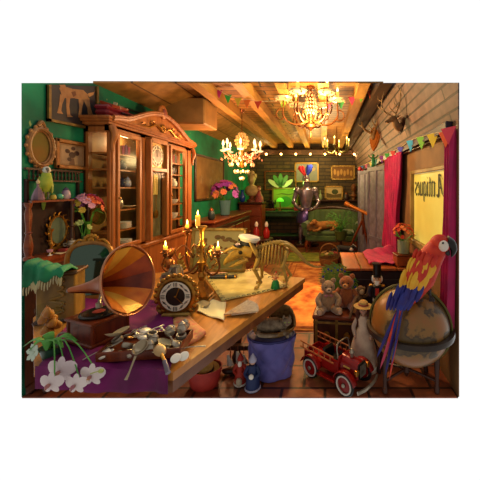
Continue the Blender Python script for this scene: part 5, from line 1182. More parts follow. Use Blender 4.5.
t = thing('jewellery_box', 'small orange-brown wooden box under the glass vase', 'box', (.895, 3.42, .725), rz=.1); b = MB(); b.box((0, 0, .055), (.2, .15, .11), bev=.006); b.build('body', mat(0x7a3418, .4, 0, 0xa8501c, 5, 'wood', .1, .8), t, smooth=False); b = MB(); b.box((0, 0, .12), (.21, .16, .022), bev=.006); b.build('lid', REDW, t, smooth=False)
t = bouquet('tulip_bouquet', 'orange-red tulips in a ribbed glass vase by the window', (.895, 3.42, .858), [(0xc83a20, ''), (0xd8602a, ''), (0xa82a20, ''), (0xe07840, '')], .14, 30, .024, None, .13, .06, zc=.215, leafn=14)
b = MB(); b.lathe([(.06, 0), (.066, .004), (.068, .13), (.066, .15), (.062, .15), (.062, .01)], n=24); b.build('vase', mat(0xc8d0a8, .12, glass=.6), t)
# peacock feathers
t = thing('peacock_feathers', 'bunch of peacock feathers in a pot before the dark chest', 'feathers', (.20, 3.0, 0))
b = MB(); b.lathe([(.07, 0), (.09, .1), (.06, .3), (.07, .32), (.05, .31)], n=18); b.build('pot', mat(0x4a2a1a, .4), t)
t.location = (.06, 3.36, 0)
for k in range(14):
    a = math.radians(12+8*k); L_ = random.uniform(.38, .5); d = Vector((math.cos(a)*.62+.05, -.12-.02*(k % 3), math.sin(a))); e = Vector((0, 0, .3))+d*L_
    b = MB(); b.tube([(0, 0, .28), Vector((0, 0, .3))+d*L_*.5, e], .003, 5)
    for i in range(26):
        w = .35+.65*i/25; p = Vector((0, 0, .3))+d*L_*w; s = 1 if i % 2 else -1; n_ = Vector((-d.z, 0, d.x)).normalized()*s; l_ = .075*math.sin(w*PI*.85)+.02
        b.add([p, p+n_*l_+d*.03, p+d*.02], [(0, 1, 2)])
    fo = b.build('feather', mat(0x2a8a4c, .4, .1, 0x9ab040, 30, 'noise', 0, .8), t)
    b = MB(); b.ell(e-d*.03+Vector((0, -.006, 0)), (.012, .003, .014), 10, 6); b.build('eye_spot', mat(0x1a3aa0, .3), fo)

# ------------------------------------------------------------------ chandeliers and bunting
def crystal_drop(b, c, s): b.lathe([(.0001, -s*1.6), (s*.55, -s*.9), (s*.5, -s*.5), (.0001, 0)], c, 6)
t = thing('brass_chandelier', 'large brass chandelier with candles and curled arms, top centre', 'chandelier', (-.19, 3.98, 2.95))
b = MB(); b.lathe([(.05, 0), (.05, -.03), (.012, -.05)], n=14); b.cyl((0, 0, -.04), (0, 0, -.15), .01); b.build('ceiling_rose', BRONZE, t)
b = MB(); b.lathe([(.02, -.66), (.005, -.60), (.03, -.57), (.07, -.55), (.075, -.52), (.03, -.49), (.02, -.42), (.035, -.38), (.02, -.34), (.02, -.2), (.04, -.17), (.015, -.12)], n=18); b.ell((0, 0, -.68), .02); b.build('stem', BRONZE, t)
b = MB()
for r_, z in ((.03, -.09), (.05, -.13), (.065, -.18), (.075, -.23), (.085, -.28), (.075, -.33), (.05, -.36)):
    n = max(6, int(r_*160))
    for k in range(n): a = 2*PI*k/n+z*9; b.ell((r_*math.cos(a), r_*math.sin(a), z), (.014, .014, .02), 6, 4)
b.build('crystal_column', CRYST, t)
for k in range(6):
    a = k*PI/3+.12; c, s = math.cos(a), math.sin(a); g = lambda r, z: (r*c, r*s, z); b = MB()
    b.tube([g(.02, -.42), g(.12, -.50), g(.26, -.50), g(.36, -.40), g(.36, -.28), g(.36, -.2)], [.013, .013, .012, .012, .01, .01], 8, smooth=6)
    b.tube([g(.36, -.3), g(.43, -.33), g(.45, -.4), g(.40, -.45), g(.35, -.42), g(.37, -.37)], .009, 7, smooth=5)
    b.tube([g(.1, -.46), g(.14, -.38), g(.21, -.37), g(.23, -.42), g(.19, -.45)], .008, 7, smooth=5); ar = b.build('arm', BRONZE, t)
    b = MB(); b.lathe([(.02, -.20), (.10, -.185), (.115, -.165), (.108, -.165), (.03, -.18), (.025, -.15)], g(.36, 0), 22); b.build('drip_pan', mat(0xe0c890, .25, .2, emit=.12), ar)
    b = MB(); b.lathe([(.022, -.175), (.022, -.07), (.014, -.062)], g(.36, 0), 12); b.build('candle', mat(0xf0b850, .5, emit=.8), ar)
    b = MB(); b.lathe([(.0001, -.065), (.014, -.045), (.012, -.025), (.0001, .0)], g(.36, 0), 8); b.build('flame', FLAME, ar)
    b = MB()
    for j in range(6): w = j*PI/3; crystal_drop(b, (.36*c+.1*math.cos(w), .36*s+.1*math.sin(w), -.185), .022)
    each(b, 'crystal_drop', CRYST, ar)
# crystal chandelier
t = thing('crystal_chandelier', 'pink-gold crystal chandelier hanging left of centre under the ceiling', 'chandelier', (-1.44, 5.2, 2.95))
b = MB(); b.cyl((0, 0, -.42), (0, 0, 0), .007); b.lathe([(.06, 0), (.03, -.04), (.007, -.06)], n=14); b.build('chain', BRONZE, t)
b = MB(); b.lathe([(.02, -1.0), (.05, -.95), (.03, -.85), (.05, -.75), (.02, -.65), (.04, -.5), (.01, -.4)], n=16); b.build('stem', GOLD, t)
b = MB()
for (r_, z, n) in ((.05, -.42, 8), (.09, -.47, 12), (.11, -.53, 14), (.10, -.59, 12), (.07, -.64, 10)):
    for k in range(n): a = 2*PI*k/n+z*7; b.ell((r_*math.cos(a), r_*math.sin(a), z), (.02, .02, .026), 6, 4)
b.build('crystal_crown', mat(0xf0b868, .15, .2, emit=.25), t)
for k in range(8):
    a = k*PI/4+.2; c, s = math.cos(a), math.sin(a); g = lambda r, z: (r*c, r*s, z); b = MB()
    b.tube([g(.03, -.8), g(.15, -.86), g(.27, -.80), g(.31, -.72)], .012, 7, smooth=5); ar = b.build('arm', mat(0xc88a5a, .25, .5), t)
    b = MB(); b.lathe([(.015, -.73), (.05, -.715), (.055, -.70), (.02, -.71)], g(.31, 0), 14); b.lathe([(.014, -.71), (.014, -.63)], g(.31, 0), 10); b.build('candle', mat(0xf8d8a0, .4, emit=.6), ar)
    b = MB(); b.lathe([(.0001, -.64), (.022, -.60), (.018, -.56), (.0001, -.52)], g(.31, 0), 8); b.build('flame', mat(0xffd890, .4, emit=2.5), ar)
    b = MB()
    for j in range(16): w = random.uniform(.3, 1.12); a2 = a+random.uniform(-.36, .36); crystal_drop(b, (.31*w*math.cos(a2), .31*w*math.sin(a2), -.74-.14*random.random()), random.uniform(.022, .034))
    each(b, 'crystal_drop', mat(0xb86a50, .12, .25, 0xe0a888, 20, 'noise', 0, .8), ar)
b = MB()
for r_, z, n in ((.2, -1.0, 10), (.12, -1.12, 8), (.03, -1.24, 3)):
    for k in range(n): a = 2*PI*k/n+z; crystal_drop(b, (r_*math.cos(a), r_*math.sin(a), z+.09), .045)
each(b, 'hanging_prism', mat(0xf0d0a0, .08, .3), t)
# small far chandelier
t = thing('small_chandelier', 'small distant candle chandelier hanging right of the big one', 'chandelier', (.26, 6.6, 2.95))
b = MB(); b.cyl((0, 0, -.3), (0, 0, 0), .008); b.lathe([(.01, -.62), (.04, -.56), (.015, -.5), (.03, -.4), (.01, -.3)], n=12); b.build('stem', BRONZE, t)
for k in range(6):
    a = k*PI/3+.3; c, s = math.cos(a), math.sin(a); g = lambda r, z: (r*c, r*s, z); b = MB(); b.tube([g(.02, -.45), g(.12, -.56), g(.24, -.54), g(.28, -.44)], .012, 7, smooth=5); b.lathe([(.01, -.44), (.045, -.43), (.02, -.42)], g(.28, 0), 12)
    ar = b.build('arm', mat(0x5a5a28, .3, .5), t); b = MB(); b.lathe([(.014, -.43), (.014, -.31)], g(.28, 0), 10); b.build('candle', mat(0xf0c860, .5, emit=.5), ar); b = MB(); b.lathe([(.0001, -.31), (.012, -.28), (.0001, -.24)], g(.28, 0), 8); b.build('flame', FLAME, ar)
# spotlights on the back beam
s0 = None
for k in range(8):
    x = -2.15+.43*k; loc = (x, 8.84, 2.60); lb = '%s of the eight small glowing bulbs along the back beam' % ['leftmost', 'second from left', 'third from left', 'fourth from left', 'fourth from right', 'third from right', 'second from right', 'rightmost'][k]
    if s0 is None:
        s0 = thing('bulb_lamp', lb, 'lamp', loc, group='bulbs on the back beam'); b = MB(); b.cyl((0, .03, 0), (0, -.01, 0), .03); b.build('socket', BRASS, s0); b = MB(); b.ell((0, -.035, -.005), .034, 10, 8); b.build('bulb', mat(0xffb060, .4, emit=7), s0)
    else: dup(s0, loc, label=lb)
    if k % 2: light('bulb_light', (x, 8.72, 2.56), 3.5, (1, .55, .2), .04)
# added fixture to carry the spot that brightens the rug
t = thing('added_spotlight', 'small added black spotlight fixed to a rafter near the centre', 'lamp', (-.02, 5.0, 2.80)); b = MB(); b.cyl((0, 0, 0), (0, 0, -.02), .025); b.build('mount', BLACK, t)
# bunting
def bunting(lb, pts, pn, w, h, face=None):
    t = thing('bunting', lb, 'bunting', pts[0]); o = Vector(pts[0]); b = MB(); b.tube([Vector(p)-o for p in pts], .004, 6, smooth=6); b.build('string', CREAM, t)
    for (p, c, d) in pn:
        p = Vector(p)-o; d = Vector(d).normalized(); b = MB(); nrm = Vector((-d.y, d.x, 0)).normalized()*.002; z = Vector((0, 0, 1))
        v = [p-d*w/2, p+d*w/2, p-z*h]; b.add([x+nrm for x in v]+[x-nrm for x in v], [(0, 1, 2), (5, 4, 3), (0, 3, 4, 1), (1, 4, 5, 2), (2, 5, 3, 0)]); b.build('pennant', mat(c, .7, 0), t, smooth=False)
A1 = [(213, 86), (232, 97), (256, 101), (282, 101), (310, 103), (338, 101), (360, 94), (378, 86)]
A1 = [P(x, y, 4.05 if i not in (0, 7) else 3.95) for i, (x, y) in enumerate(A1)]
pl = [(219, 90, 0xc83a8a), (228, 95, 0x3ab04a), (238, 98, 0xc8b03a), (247, 100, 0xc86a2a), (258, 101, 0xb03a2a), (283, 101, 0x8ab03a), (329, 102, 0xd04a6a), (341, 101, 0x3a8a4a), (352, 97, 0xc83a5a), (361, 94, 0x6aa83a), (370, 90, 0xc84a2a)]
bunting('string of small faded pennants across the ceiling by the chandelier', A1, [(P(x, y, 4.05), c, (1, -.1, 0)) for x, y, c in pl], .105, .115)
def rx_(D, y): return (.955, D, CH-(y-HY)/FPX*D)
A2 = [(.965, 2.19, 2.06), rx_(2.32, 131), rx_(2.6, 133), rx_(2.9, 136), (.955, 3.3, 2.13), (.95, 4.0, 2.11), (.95, 5.0, 2.14), (.93, 6.5, 2.14), (.90, 8.8, 2.2)]
def zat(D):
    for a, c in zip(A2[:-1], A2[1:]):
        if a[1] <= D <= c[1]: k = (D-a[1])/(c[1]-a[1]); return a[2]+(c[2]-a[2])*k
    return A2[-1][2]
pl2 = [(2.21, 0xc02a4a), (2.36, 0xe05a28), (2.64, 0xe0c02a), (2.95, 0x7ac03a), (3.32, 0x2a9ac8), (3.75, 0x3a3aa8), (4.15, 0xa83a3a), (4.55, 0x3a9a4a), (5.0, 0x8a4aa8), (5.6, 0x3aa8a0), (6.2, 0xa89a3a), (6.9, 0x8a3a5a), (7.7, 0x3a6ab0)]
bunting('long string of bright pennants above the window on the right', A2, [((.95 if D > 2.3 else .93, D+(.05 if D < 2.3 else 0), zat(D)), c, (.45, -.85, 0)) for D, c in pl2], .14, .13)

# ------------------------------------------------------------------ antlers on the plank slope
def plaque(t, m):
    b = MB(); pts = [(-.13, .16), (-.05, .2), (.05, .2), (.13, .16), (.14, .0), (.08, -.14), (0, -.22), (-.08, -.14), (-.14, 0)]; b.prism(pts, -.03); b.prism([(x*.8, z*.8) for x, z in pts], -.042); b.build('shield', m, t)
def antler(t, s, sc, m, base):
    B = Vector(base); b = MB(); f = lambda x, y, z: B+Vector((s*x, -y, z))*sc
    b.tube([f(.0, .0, 0), f(.12, .05, .10), f(.26, .1, .2), f(.34, .14, .38), f(.30, .16, .56), f(.22, .18, .68)], [.022, .02, .018, .015, .011, .003], 8, smooth=5)
    for (p, q_, r) in ((f(.08, .04, .06), f(.1, .2, .12), f(.08, .26, .22)), (f(.28, .11, .24), f(.40, .18, .30), f(.46, .2, .40)), (f(.33, .15, .45), f(.42, .2, .52), f(.44, .22, .62)), (f(.2, .08, .16), f(.22, .2, .22), f(.2, .24, .34))): b.tube([p, q_, r], [.014, .010, .002], 7, smooth=4)
    b.build('antler', m, t)
AN = mat(0xa88a5c, .5, 0, 0x6a4c2c, 12, 'noise', .2, .8)
t = thing('antler_mount', 'bare antlers on an orange-brown wooden shield, further from us', 'antlers', (.915, 5.1, 2.44), rot=(.0, -.0, -PI/2)); t.rotation_euler = (-.12, 0, -1.12); t.location.x = .86
plaque(t, mat(0x8a4c1c, .4, 0, 0xb06c2c, 5, 'wood', 0, .8)); b = MB(); b.ell((0, -.06, .03), (.05, .04, .06)); b.build('skull_cap', AN, t)
for s in (-1, 1): antler(t, s, .62, AN, (s*.03, -.07, .06))
t = thing('deer_head_mount', 'mounted stag head with tall antlers on a dark shield, nearer us', 'stag head', (.89, 3.5, 2.33), rot=(-.1, 0, -1.15), sc=.5)
plaque(t, DARKW)
b = MB(); b.tube([(0, -.03, -.06), (0, -.14, -.02), (0, -.2, .08), (0, -.27, .10), (0, -.36, .04), (0, -.42, .0)], [.1, .085, .07, .075, .045, .035], 14, smooth=5); b.build('head', mat(0x6a4a2c, .8, 0, 0x9a7448, 12, 'noise', .2, .8), t)
for s in (-1, 1):
    b = MB(); b.tube([(s*.06, -.2, .12), (s*.13, -.2, .15), (s*.18, -.2, .16)], [.02, .03, .004], 8, smooth=4, flat=.5); b.build('ear', mat(0x6a5034, .8), t); b = MB(); b.ell((s*.055, -.3, .1), .012); b.build('eye', BLACK, t); antler(t, s, .95, AN, (s*.03, -.22, .15))
b = MB(); b.ell((0, -.44, .0), (.022, .016, .018)); b.build('nose', BLACK, t)
# star and green lizard on the moulding
t = thing('starfish', 'orange-brown dried starfish hung on the moulding over the curtain', 'starfish', P(388, 162, 4.62), rz=-PI/2+.5)
b = MB()
for k in range(5): a = PI/2+k*2*PI/5; b.tube([(0, 0, 0), (.09*math.cos(a), 0, .09*math.sin(a)), (.16*math.cos(a), 0, .16*math.sin(a))], [.035, .022, .005], 8, smooth=3, flat=.6)
b.build('star_body', mat(0xa05a28, .8, 0, 0x7a3c1c, 30, 'noise', .4, .8), t)
t = thing('green_figurine', 'small green standing figurine on top of the folding screen', 'figurine', (.87, 5.42, 1.985))
GF = mat(0x2a9a5a, .4, 0, 0x1a6a3a, 20, 'noise', 0, .8); b = MB(); b.lathe([(.05, 0), (.05, .015), (.02, .03)], n=14); b.tube([(0, 0, .03), (0, 0, .1), (0, 0, .17)], [.03, .035, .02], 10, smooth=3); b.ell((0, 0, .2), .028)
for s in (-1, 1): b.tube([(s*.02, 0, .15), (s*.06, 0, .17), (s*.09, 0, .22)], [.012, .011, .006], 7, smooth=3)
b.build('figure', GF, t)
for k in range(2): o = MB().ell((0, 0, 0), (.05, .05, .045)).build('red_lantern', mat(0xa82a30, .5)); o.location = (.94-.1*k*0, 6.7+.75*k, 2.03-.0); o.location = ((.79, 6.74, 2.03), (.91, 7.36, 2.03))[k]; tag(o, ('nearer' if k == 0 else 'farther')+' red paper ball sitting on top of the folding screen', 'ball', 'red balls on the screen')

# ------------------------------------------------------------------ rugs
RUG = mat(0x8a3c14, .9, 0, 0xd8944a, 4.5, 'noise', .2, .5, det=8)
t = thing('oriental_rug', 'worn orange oriental rug lit brightly in the middle of the floor', 'rug', (-.12, 4.9, .004)); b = MB(); b.grid(lambda u, v: (-.62+1.14*u, -1.55+3.1*v, .004+.003*math.sin(u*7+v*9)), 24, 50); b.build('pile', RUG, t, solid=.004)
b = MB()
for i in range(4):
    pass
for (c, d) in (((-.57, 0), (.04, 3.0)), ((.47, 0), (.04, 3.0)), ((-.05, -1.48), (1.04, .05)), ((-.05, 1.48), (1.04, .05)), ((-.46, 0), (.02, 2.7)), ((.36, 0), (.02, 2.7))): b.box((c[0], c[1], .012), (d[0], d[1], .002))
each(b, 'woven_border', mat(0x6a2410, .9, 0, 0xa8642c, 12, 'noise', 0, .8), t, smooth=False)
o = MB().box((0, 0, .008), (.95, .85, .012)).build('green_rug', mat(0x4a5a20, .9, 0, 0x8a8a34, 7, 'noise', .2, .6)); o.location = (-.38, 6.95, .0); tag(o, 'small green rug lying in front of the sofa', 'rug')

# ------------------------------------------------------------------ toy chest and soft toys
t = thing('toy_chest', 'small dark brass-bound wooden chest with teddy bears on top', 'chest', (.13, 3.05, 0), rz=-.12)
b = MB(); b.box((0, 0, .16), (.46, .28, .30), bev=.01); b.build('body', mat(0x2c160c, .4, 0, 0x582c16, 5, 'wood', .1, .8), t, smooth=False); b = MB(); b.box((0, 0, .335), (.48, .30, .045), bev=.012); b.build('lid', REDW, t, smooth=False)
b = MB()
for x in (-.2, 0, .2): b.box((x, -.145, .17), (.025, .008, .3))
for z in (.04, .29): b.box((0, -.145, z), (.46, .008, .02))
b.build('metal_band', GOLDD, t, smooth=False)
for x in (-.1, .1): b = MB(); b.lathe([(.0001, 0), (.035, 0), (.03, .008), (.0001, .012)], (x, -.143, .17), 16, Matrix.Rotation(PI/2, 4, 'X')); b.build('round_boss', GOLD, t)
def teddy(lb, loc, rz, m, m2, sc, bow=None):
    t = thing('teddy_bear', lb, 'teddy bear', loc, rz=rz, sc=sc)
    b = MB(); b.ell((0, 0, .13), (.1, .085, .13), 18, 12); b.build('body', m, t)
    b = MB(); b.ell((0, -.01, .31), (.088, .078, .078), 18, 12); b.build('head', m, t); b = MB(); b.ell((0, -.085, .29), (.036, .03, .03)); b.build('muzzle', m2, t); b = MB(); b.ell((0, -.113, .303), (.012, .008, .009)); b.build('nose', BLACK, t)
    for s in (-1, 1):
        b = MB(); b.ell((s*.068, 0, .385), (.034, .018, .034)); b.build('ear', m, t); b = MB(); b.ell((s*.034, -.08, .325), .009); b.build('eye', BLACK, t)
        b = MB(); b.tube([(s*.08, 0, .22), (s*.13, -.04, .16), (s*.11, -.09, .11)], [.035, .036, .034], 10, smooth=4); b.ell((s*.108, -.095, .105), .033, 8, 6); b.build('arm', m, t)
        b = MB(); b.tube([(s*.06, -.03, .05), (s*.1, -.12, .05), (s*.12, -.17, .06)], [.05, .048, .04], 10, smooth=4); b.ell((s*.12, -.18, .065), (.038, .028, .045), 10, 8); b.build('leg', m, t)
        b = MB(); b.ell((s*.122, -.206, .066), (.026, .008, .032)); b.build('foot_pad', m2, t)
    if bow:
        b = MB()
        for s in (-1, 1): b.ell((s*.03, -.09, .225), (.028, .012, .018), rot=(0, s*.3, 0))
        each(b, 'bow_loop', mat(bow, .6), t)
    return t
FZ1 = mat(0x8a6a48, .9, 0, 0xb08c64, 40, 'noise', .6, .8, sheen=.5); FZ2 = mat(0x7a3a14, .9, 0, 0xa85c24, 40, 'noise', .6, .8, sheen=.5)
teddy('light brown teddy bear with pink bow on the toy chest', (.03, 3.03, .357), .1, FZ1, mat(0xc8a888, .8), .80, 0xa86a6a)
teddy('rusty orange-brown teddy bear on the chest, behind the light one', (.225, 3.11, .357), -.25, FZ2, mat(0xc88a50, .8), .86)
t = thing('toy_monkey', 'long-limbed brown toy monkey leaning over the chest edge', 'toy monkey', (.345, 3.0, .357), rz=.3, sc=.9); MK = mat(0x4a3220, .9, 0, 0x7a5a3a, 40, 'noise', .4, .8)
b = MB(); b.ell((0, 0, .1), (.05, .045, .1)); b.ell((.01, -.01, .25), (.045, .045, .048)); b.tube([(-.03, 0, .17), (-.1, -.07, .12), (-.17, -.13, .0)], [.02, .018, .014], 8, smooth=4); b.tube([(.04, 0, .17), (.09, -.02, .2), (.1, -.04, .3)], [.02, .017, .013], 8, smooth=4)
for s in (-1, 1): b.tube([(s*.03, 0, .03), (s*.06, -.1, .03), (s*.05, -.16, -.02)], [.024, .02, .016], 8, smooth=4)
b.build('body', MK, t); b = MB(); b.ell((.01, -.045, .24), (.03, .02, .032)); b.build('face', mat(0xa88860, .7), t)
for s in (-1, 1): b = MB(); b.ell((.01+s*.048, 0, .26), (.014, .008, .018)); b.build('ear', mat(0xa88860, .7), t)
# dark crate with nutcracker
t = thing('dark_crate', 'low dark crate standing between toy chest and globe', 'crate', (.49, 2.90, 0)); b = MB(); b.box((0, 0, .19), (.24, .2, .36), bev=.006); b.build('body', DK2, t, smooth=False); b = MB(); b.box((0, 0, .385), (.26, .22, .03), bev=.006); b.build('lid', DARKW, t, smooth=False)
t = thing('nutcracker', 'white-haired nutcracker soldier with tall black hat', 'nutcracker', (.50, 2.88, .402), rz=-.15, sc=1.12)
b = MB(); b.box((0, 0, .01), (.1, .08, .02), bev=.003); b.build('base', DARKW, t, smooth=False)
for s in (-1, 1):
    b = MB(); b.cyl((s*.02, 0, .02), (s*.02, 0, .13), .016); b.build('trouser_leg', WHITE, t); b = MB(); b.cyl((s*.02, 0, .02), (s*.02, 0, .065), .018); b.ell((s*.02, -.015, .028), (.018, .03, .012)); b.build('boot', BLACK, t)
    b = MB(); b.tube([(s*.045, 0, .225), (s*.065, -.005, .18), (s*.06, -.02, .145)], [.018, .015, .012], 9, smooth=3); b.build('sleeve', mat(0x1a1a2a, .4), t); b = MB(); b.ell((s*.047, 0, .235), (.022, .02, .012)); b.build('epaulette', GOLD, t)
b = MB(); b.lathe([(.032, .12), (.04, .15), (.038, .2), (.045, .235), (.02, .245)], n=18, squash=(1, .8)); b.build('jacket', mat(0x14161f, .4), t); b = MB(); b.box((0, -.034, .19), (.03, .01, .06)); b.build('jacket_front', mat(0xb02a20, .5), t, smooth=False)
b = MB(); b.lathe([(.022, .24), (.032, .26), (.034, .3), (.03, .32)], n=18); b.ell((0, -.036, .29), (.007, .01, .009)); b.build('head', mat(0xd0a888, .5), t)
b = MB()
for k in range(10): a = PI*.0+PI*k/9; b.ell((.034*math.cos(a), .012+.03*math.sin(a), .285), (.014, .014, .032), 7, 5)
b.build('hair', mat(0xe0dcd0, .8), t); b = MB(); b.ell((0, -.034, .262), (.02, .012, .022)); b.ell((0, -.036, .278), (.025, .008, .006)); b.build('beard', mat(0xe0dcd0, .8), t)
for s in (-1, 1): b = MB(); b.ell((s*.012, -.033, .3), .004, 6, 4); b.build('eye', BLACK, t)
b = MB(); b.lathe([(.035, .318), (.036, .33), (.034, .40), (.042, .425), (.0001, .43)], n=20); b.box((0, -.04, .322), (.06, .03, .006), (.2, 0, 0)); b.build('hat', BLACK, t)
# doll
t = thing('porcelain_doll', 'standing doll in cream dress and wide straw hat by the globe', 'doll', (.345, 2.70, 0), rz=-.2, sc=1.0)
b = MB(); b.lathe([(.145, .0), (.14, .02), (.115, .16), (.08, .28), (.045, .36), (.05, .42), (.03, .455)], n=26)
dr = b.build('dress', mat(0xb08c78, .7, 0, 0xe0c8b0, 14, 'noise', .2, .8), t)
b = MB(); b.tube([(.14*math.cos(a*PI/14), .14*math.sin(a*PI/14), .03+.008*(a % 2)) for a in range(28)], .009, 6, closed=True); b.build('hem_frill', WHITE, dr)
b = MB(); b.cyl((0, 0, .44), (0, 0, .47), .014); b.ell((0, 0, .505), (.036, .036, .042)); b.ell((0, -.037, .5), .006)
b.build('head', mat(0xd0a088, .4), t)
for s in (-1, 1):
    b = MB(); b.tube([(s*.045, 0, .43), (s*.085, -.01, .35), (s*.07, -.05, .29)], [.022, .02, .014], 9, smooth=4); b.build('sleeve', mat(0xb0988a, .7), t); b = MB(); b.ell((s*.068, -.055, .28), (.011, .012, .016)); b.build('hand', mat(0xd0a088, .4), t)
    b = MB(); b.tube([(s*.032, .01, .52), (s*.05, 0, .46), (s*.045, -.01, .40), (s*.055, -.01, .35)], [.02, .022, .018, .008], 8, smooth=4); b.build('hair_lock', mat(0x4a2010, .7), t); b = MB(); b.ell((s*.013, -.033, .512), .004, 6, 4); b.build('eye', BLACK, t)
b = MB(); b.ell((0, .012, .515), (.04, .036, .045)); b.build('hair', mat(0x4a2010, .7), t)
b = MB(); b.lathe([(.085, .535), (.088, .54), (.045, .548), (.04, .575), (.025, .588), (.0001, .59)], n=26); h_ = b.build('straw_hat', mat(0xc09a58, .8, 0, 0x9a7a40, 40, 'noise', .3, .8), t); b = MB(); b.lathe([(.046, .547), (.044, .56)], n=24); b.build('hat_ribbon', mat(0x9a4040, .6), h_)

# ------------------------------------------------------------------ toy pedal fire car
RED = mat(0x9a1410, .25, .1, 0x7a0e0c, 4, 'noise', 0, .6)
t = thing('toy_fire_car', 'vintage red toy fire car with ladders and white-wall wheels', 'toy car', (.095, 2.515, 0), rz=math.radians(-40), sc=.93)
ww = .095
def wheel(x, y, n_='wheel'):
    s = 1 if y > 0 else -1; A = Matrix.Translation((x, y, ww))@Matrix.Rotation(PI/2, 4, 'X')
    b = MB(); b.tube([A@Vector((.08*math.cos(a*PI/14), .08*math.sin(a*PI/14), 0)) for a in range(28)], .0145, 8, closed=True); w = b.build(n_, mat(0x14100e, .6), t)
    b = MB(); b.tube([A@Vector((.07*math.cos(a*PI/14), .07*math.sin(a*PI/14), -.012*s)) for a in range(28)], .009, 8, closed=True, flat=.8); b.build('white_wall', mat(0xc8c0b4, .5), w)
    b = MB(); b.lathe([(.062, -.006), (.064, .006), (.02, .012), (.02, -.012)], n=24, A=A, close=False); b.build('rim', RED, w)
    b = MB(); b.lathe([(.018, 0), (.014, .008), (.0001, .01)], n=12, A=Matrix.Translation((x, y+(-.018 if s < 0 else .018), ww))@Matrix.Rotation(PI/2*(1 if s < 0 else -1), 4, 'X')); b.build('hub_cap', SILVER, w)
for x in (-.19, .19):
    for y in (-.135, .135): wheel(x, y)
b = MB(); b.slab([(-.3, -.09), (.02, -.09), (.02, .09), (-.3, .09)], .115, .135); b.slab([(-.02, -.095), (.26, -.075), (.26, .075), (-.02, .095)], .115, .14); b.build('chassis', RED, t, smooth=False)
b = MB(); b.lathe([(.06, 0), (.075, .03), (.085, .19)], (0, 0, 0), 20, Matrix.Translation((.275, 0, .185))@Matrix.Rotation(-PI/2, 4, 'Y'), squash=(1, .95)); b.box((.19, 0, .15), (.17, .13, .06), bev=.01); b.build('bonnet', RED, t)
b = MB()
for s in (-1, 1): b.box((-.0, s*.092, .18), (.2, .012, .11), (0, 0, 0), bev=.005); b.box((-.22, s*.098, .17), (.16, .012, .07), bev=.004)
b.box((.09, 0, .20), (.02, .18, .13), bev=.005); b.box((-.3, 0, .165), (.012, .2, .08), bev=.004); b.box((-.15, 0, .15), (.3, .19, .02)); b.build('body', RED, t, smooth=False)
b = MB(); b.box((-.03, 0, .17), (.12, .15, .04), bev=.015); b.box((-.09, 0, .225), (.035, .15, .1), (0, -.2, 0), bev=.015); b.build('seat', BLACK, t)
for s in (-1, 1):
    for x, n_ in ((.19, 'front'), (-.19, 'rear')):
        b = MB(); b.grid(lambda u, v: (x+.108*math.cos(PI*(.08+.84*u)), s*(.105+.055*v), ww+.105*math.sin(PI*(.08+.84*u))), 16, 3); b.build('mudguard', RED, t, solid=.006)
    b = MB(); b.box((0, s*.135, .085), (.2, .05, .012)); b.build('running_board', RED, t, smooth=False)
    b = MB(); b.lathe([(.0001, -.02), (.02, -.012), (.026, .012), (.024, .014), (.0001, .016)], n=18, A=Matrix.Translation((.275, s*.085, .2))@Matrix.Rotation(PI/2, 4, 'Y')); b.build('headlamp', BRASS, t)
    b = MB()
    for dz in (0, .05): b.cyl((-.33, s*.12, .235+dz), (.06, s*.12, .215+dz), .007)
    for k in range(6): b.cyl((-.3+.065*k, s*.12, .234-.003*k), (-.3+.065*k, s*.12, .284-.003*k), .005)
    b.build('ladder', mat(0xa85a2c, .5), t)
b = MB(); b.prism([(-.055, -.06), (.055, -.06), (.06, .02), (.045, .06), (-.045, .06), (-.06, .02)], .012, Matrix.Translation((.278, 0, .19))@Matrix.Rotation(PI/2, 4, 'Z')); 
g_ = b.build('radiator', IRON, t, smooth=False); b = MB()
for k in range(9): b.box((.285, -.04+.01*k, .19), (.004, .003, .1))
each(b, 'grille_bar', SILVER, g_, smooth=False)
b = MB(); b.tube([(.33, -.15, .09), (.35, -.08, .09), (.355, 0, .09), (.35, .08, .09), (.33, .15, .09)], .011, 8, smooth=4, flat=1.4); b.build('bumper', SILVER, t)
b = MB(); b.tube([(.085, -.085, .25), (.07, -.08, .36), (.068, 0, .375), (.07, .08, .36), (.085, .085, .25)], .006, 7, smooth=3); b.build('windscreen_frame', SILVER, t)
b = MB(); b.tube([(.035+.0*a, .045*math.cos(a*PI/8), .27+.045*math.sin(a*PI/8)) for a in range(16)], .005, 6, closed=True); b.cyl((.035, 0, .27), (.09, 0, .22), .005); b.build('steering_wheel', BLACK, t)
b = MB(); b.lathe([(.014, .26), (.018, .29), (.024, .3), (.01, .33), (.0001, .335)], (.17, 0, 0), 14); b.build('bell', SILVER, t)
b = MB(); 
for s in (-1, 1): b.box((.17, s*.078, .205), (.07, .004, .012))
each(b, 'gold_lettering_line', mat(0xc8a050, .4), t, smooth=False)

# ------------------------------------------------------------------ globe and macaw
gc = Vector((.668, 2.38, .52)); R_ = .30
t = thing('floor_globe', 'large antique floor globe in a dark wooden ring stand', 'globe', (gc.x, gc.y, 0))
def globe_mat():
    m = bpy.data.materials.new('mat_globe'); m.use_nodes = True; n = m.node_tree.nodes; l = m.node_tree.links; b = n['Principled BSDF']
    t_ = n.new('ShaderNodeTexCoord'); x = n.new('ShaderNodeTexNoise'); x.inputs['Scale'].default_value = 5.5; x.inputs['Detail'].default_value = 8; r = n.new('ShaderNodeValToRGB')
    e = r.color_ramp.elements; e[0].position = .42; e[0].color = lin(0x54401c); e[1].position = .5; e[1].color = lin(0x7e5820)
    e2 = e.new(.47); e2.color = lin(0x3a260e); e3 = e.new(.6); e3.color = lin(0x8a5420)
    l.new(t_.outputs['Object'], x.inputs['Vector']); l.new(x.outputs['Fac'], r.inputs[0]); l.new(r.outputs[0], b.inputs['Base Color']); b.inputs['Roughness'].default_value = .35; return m
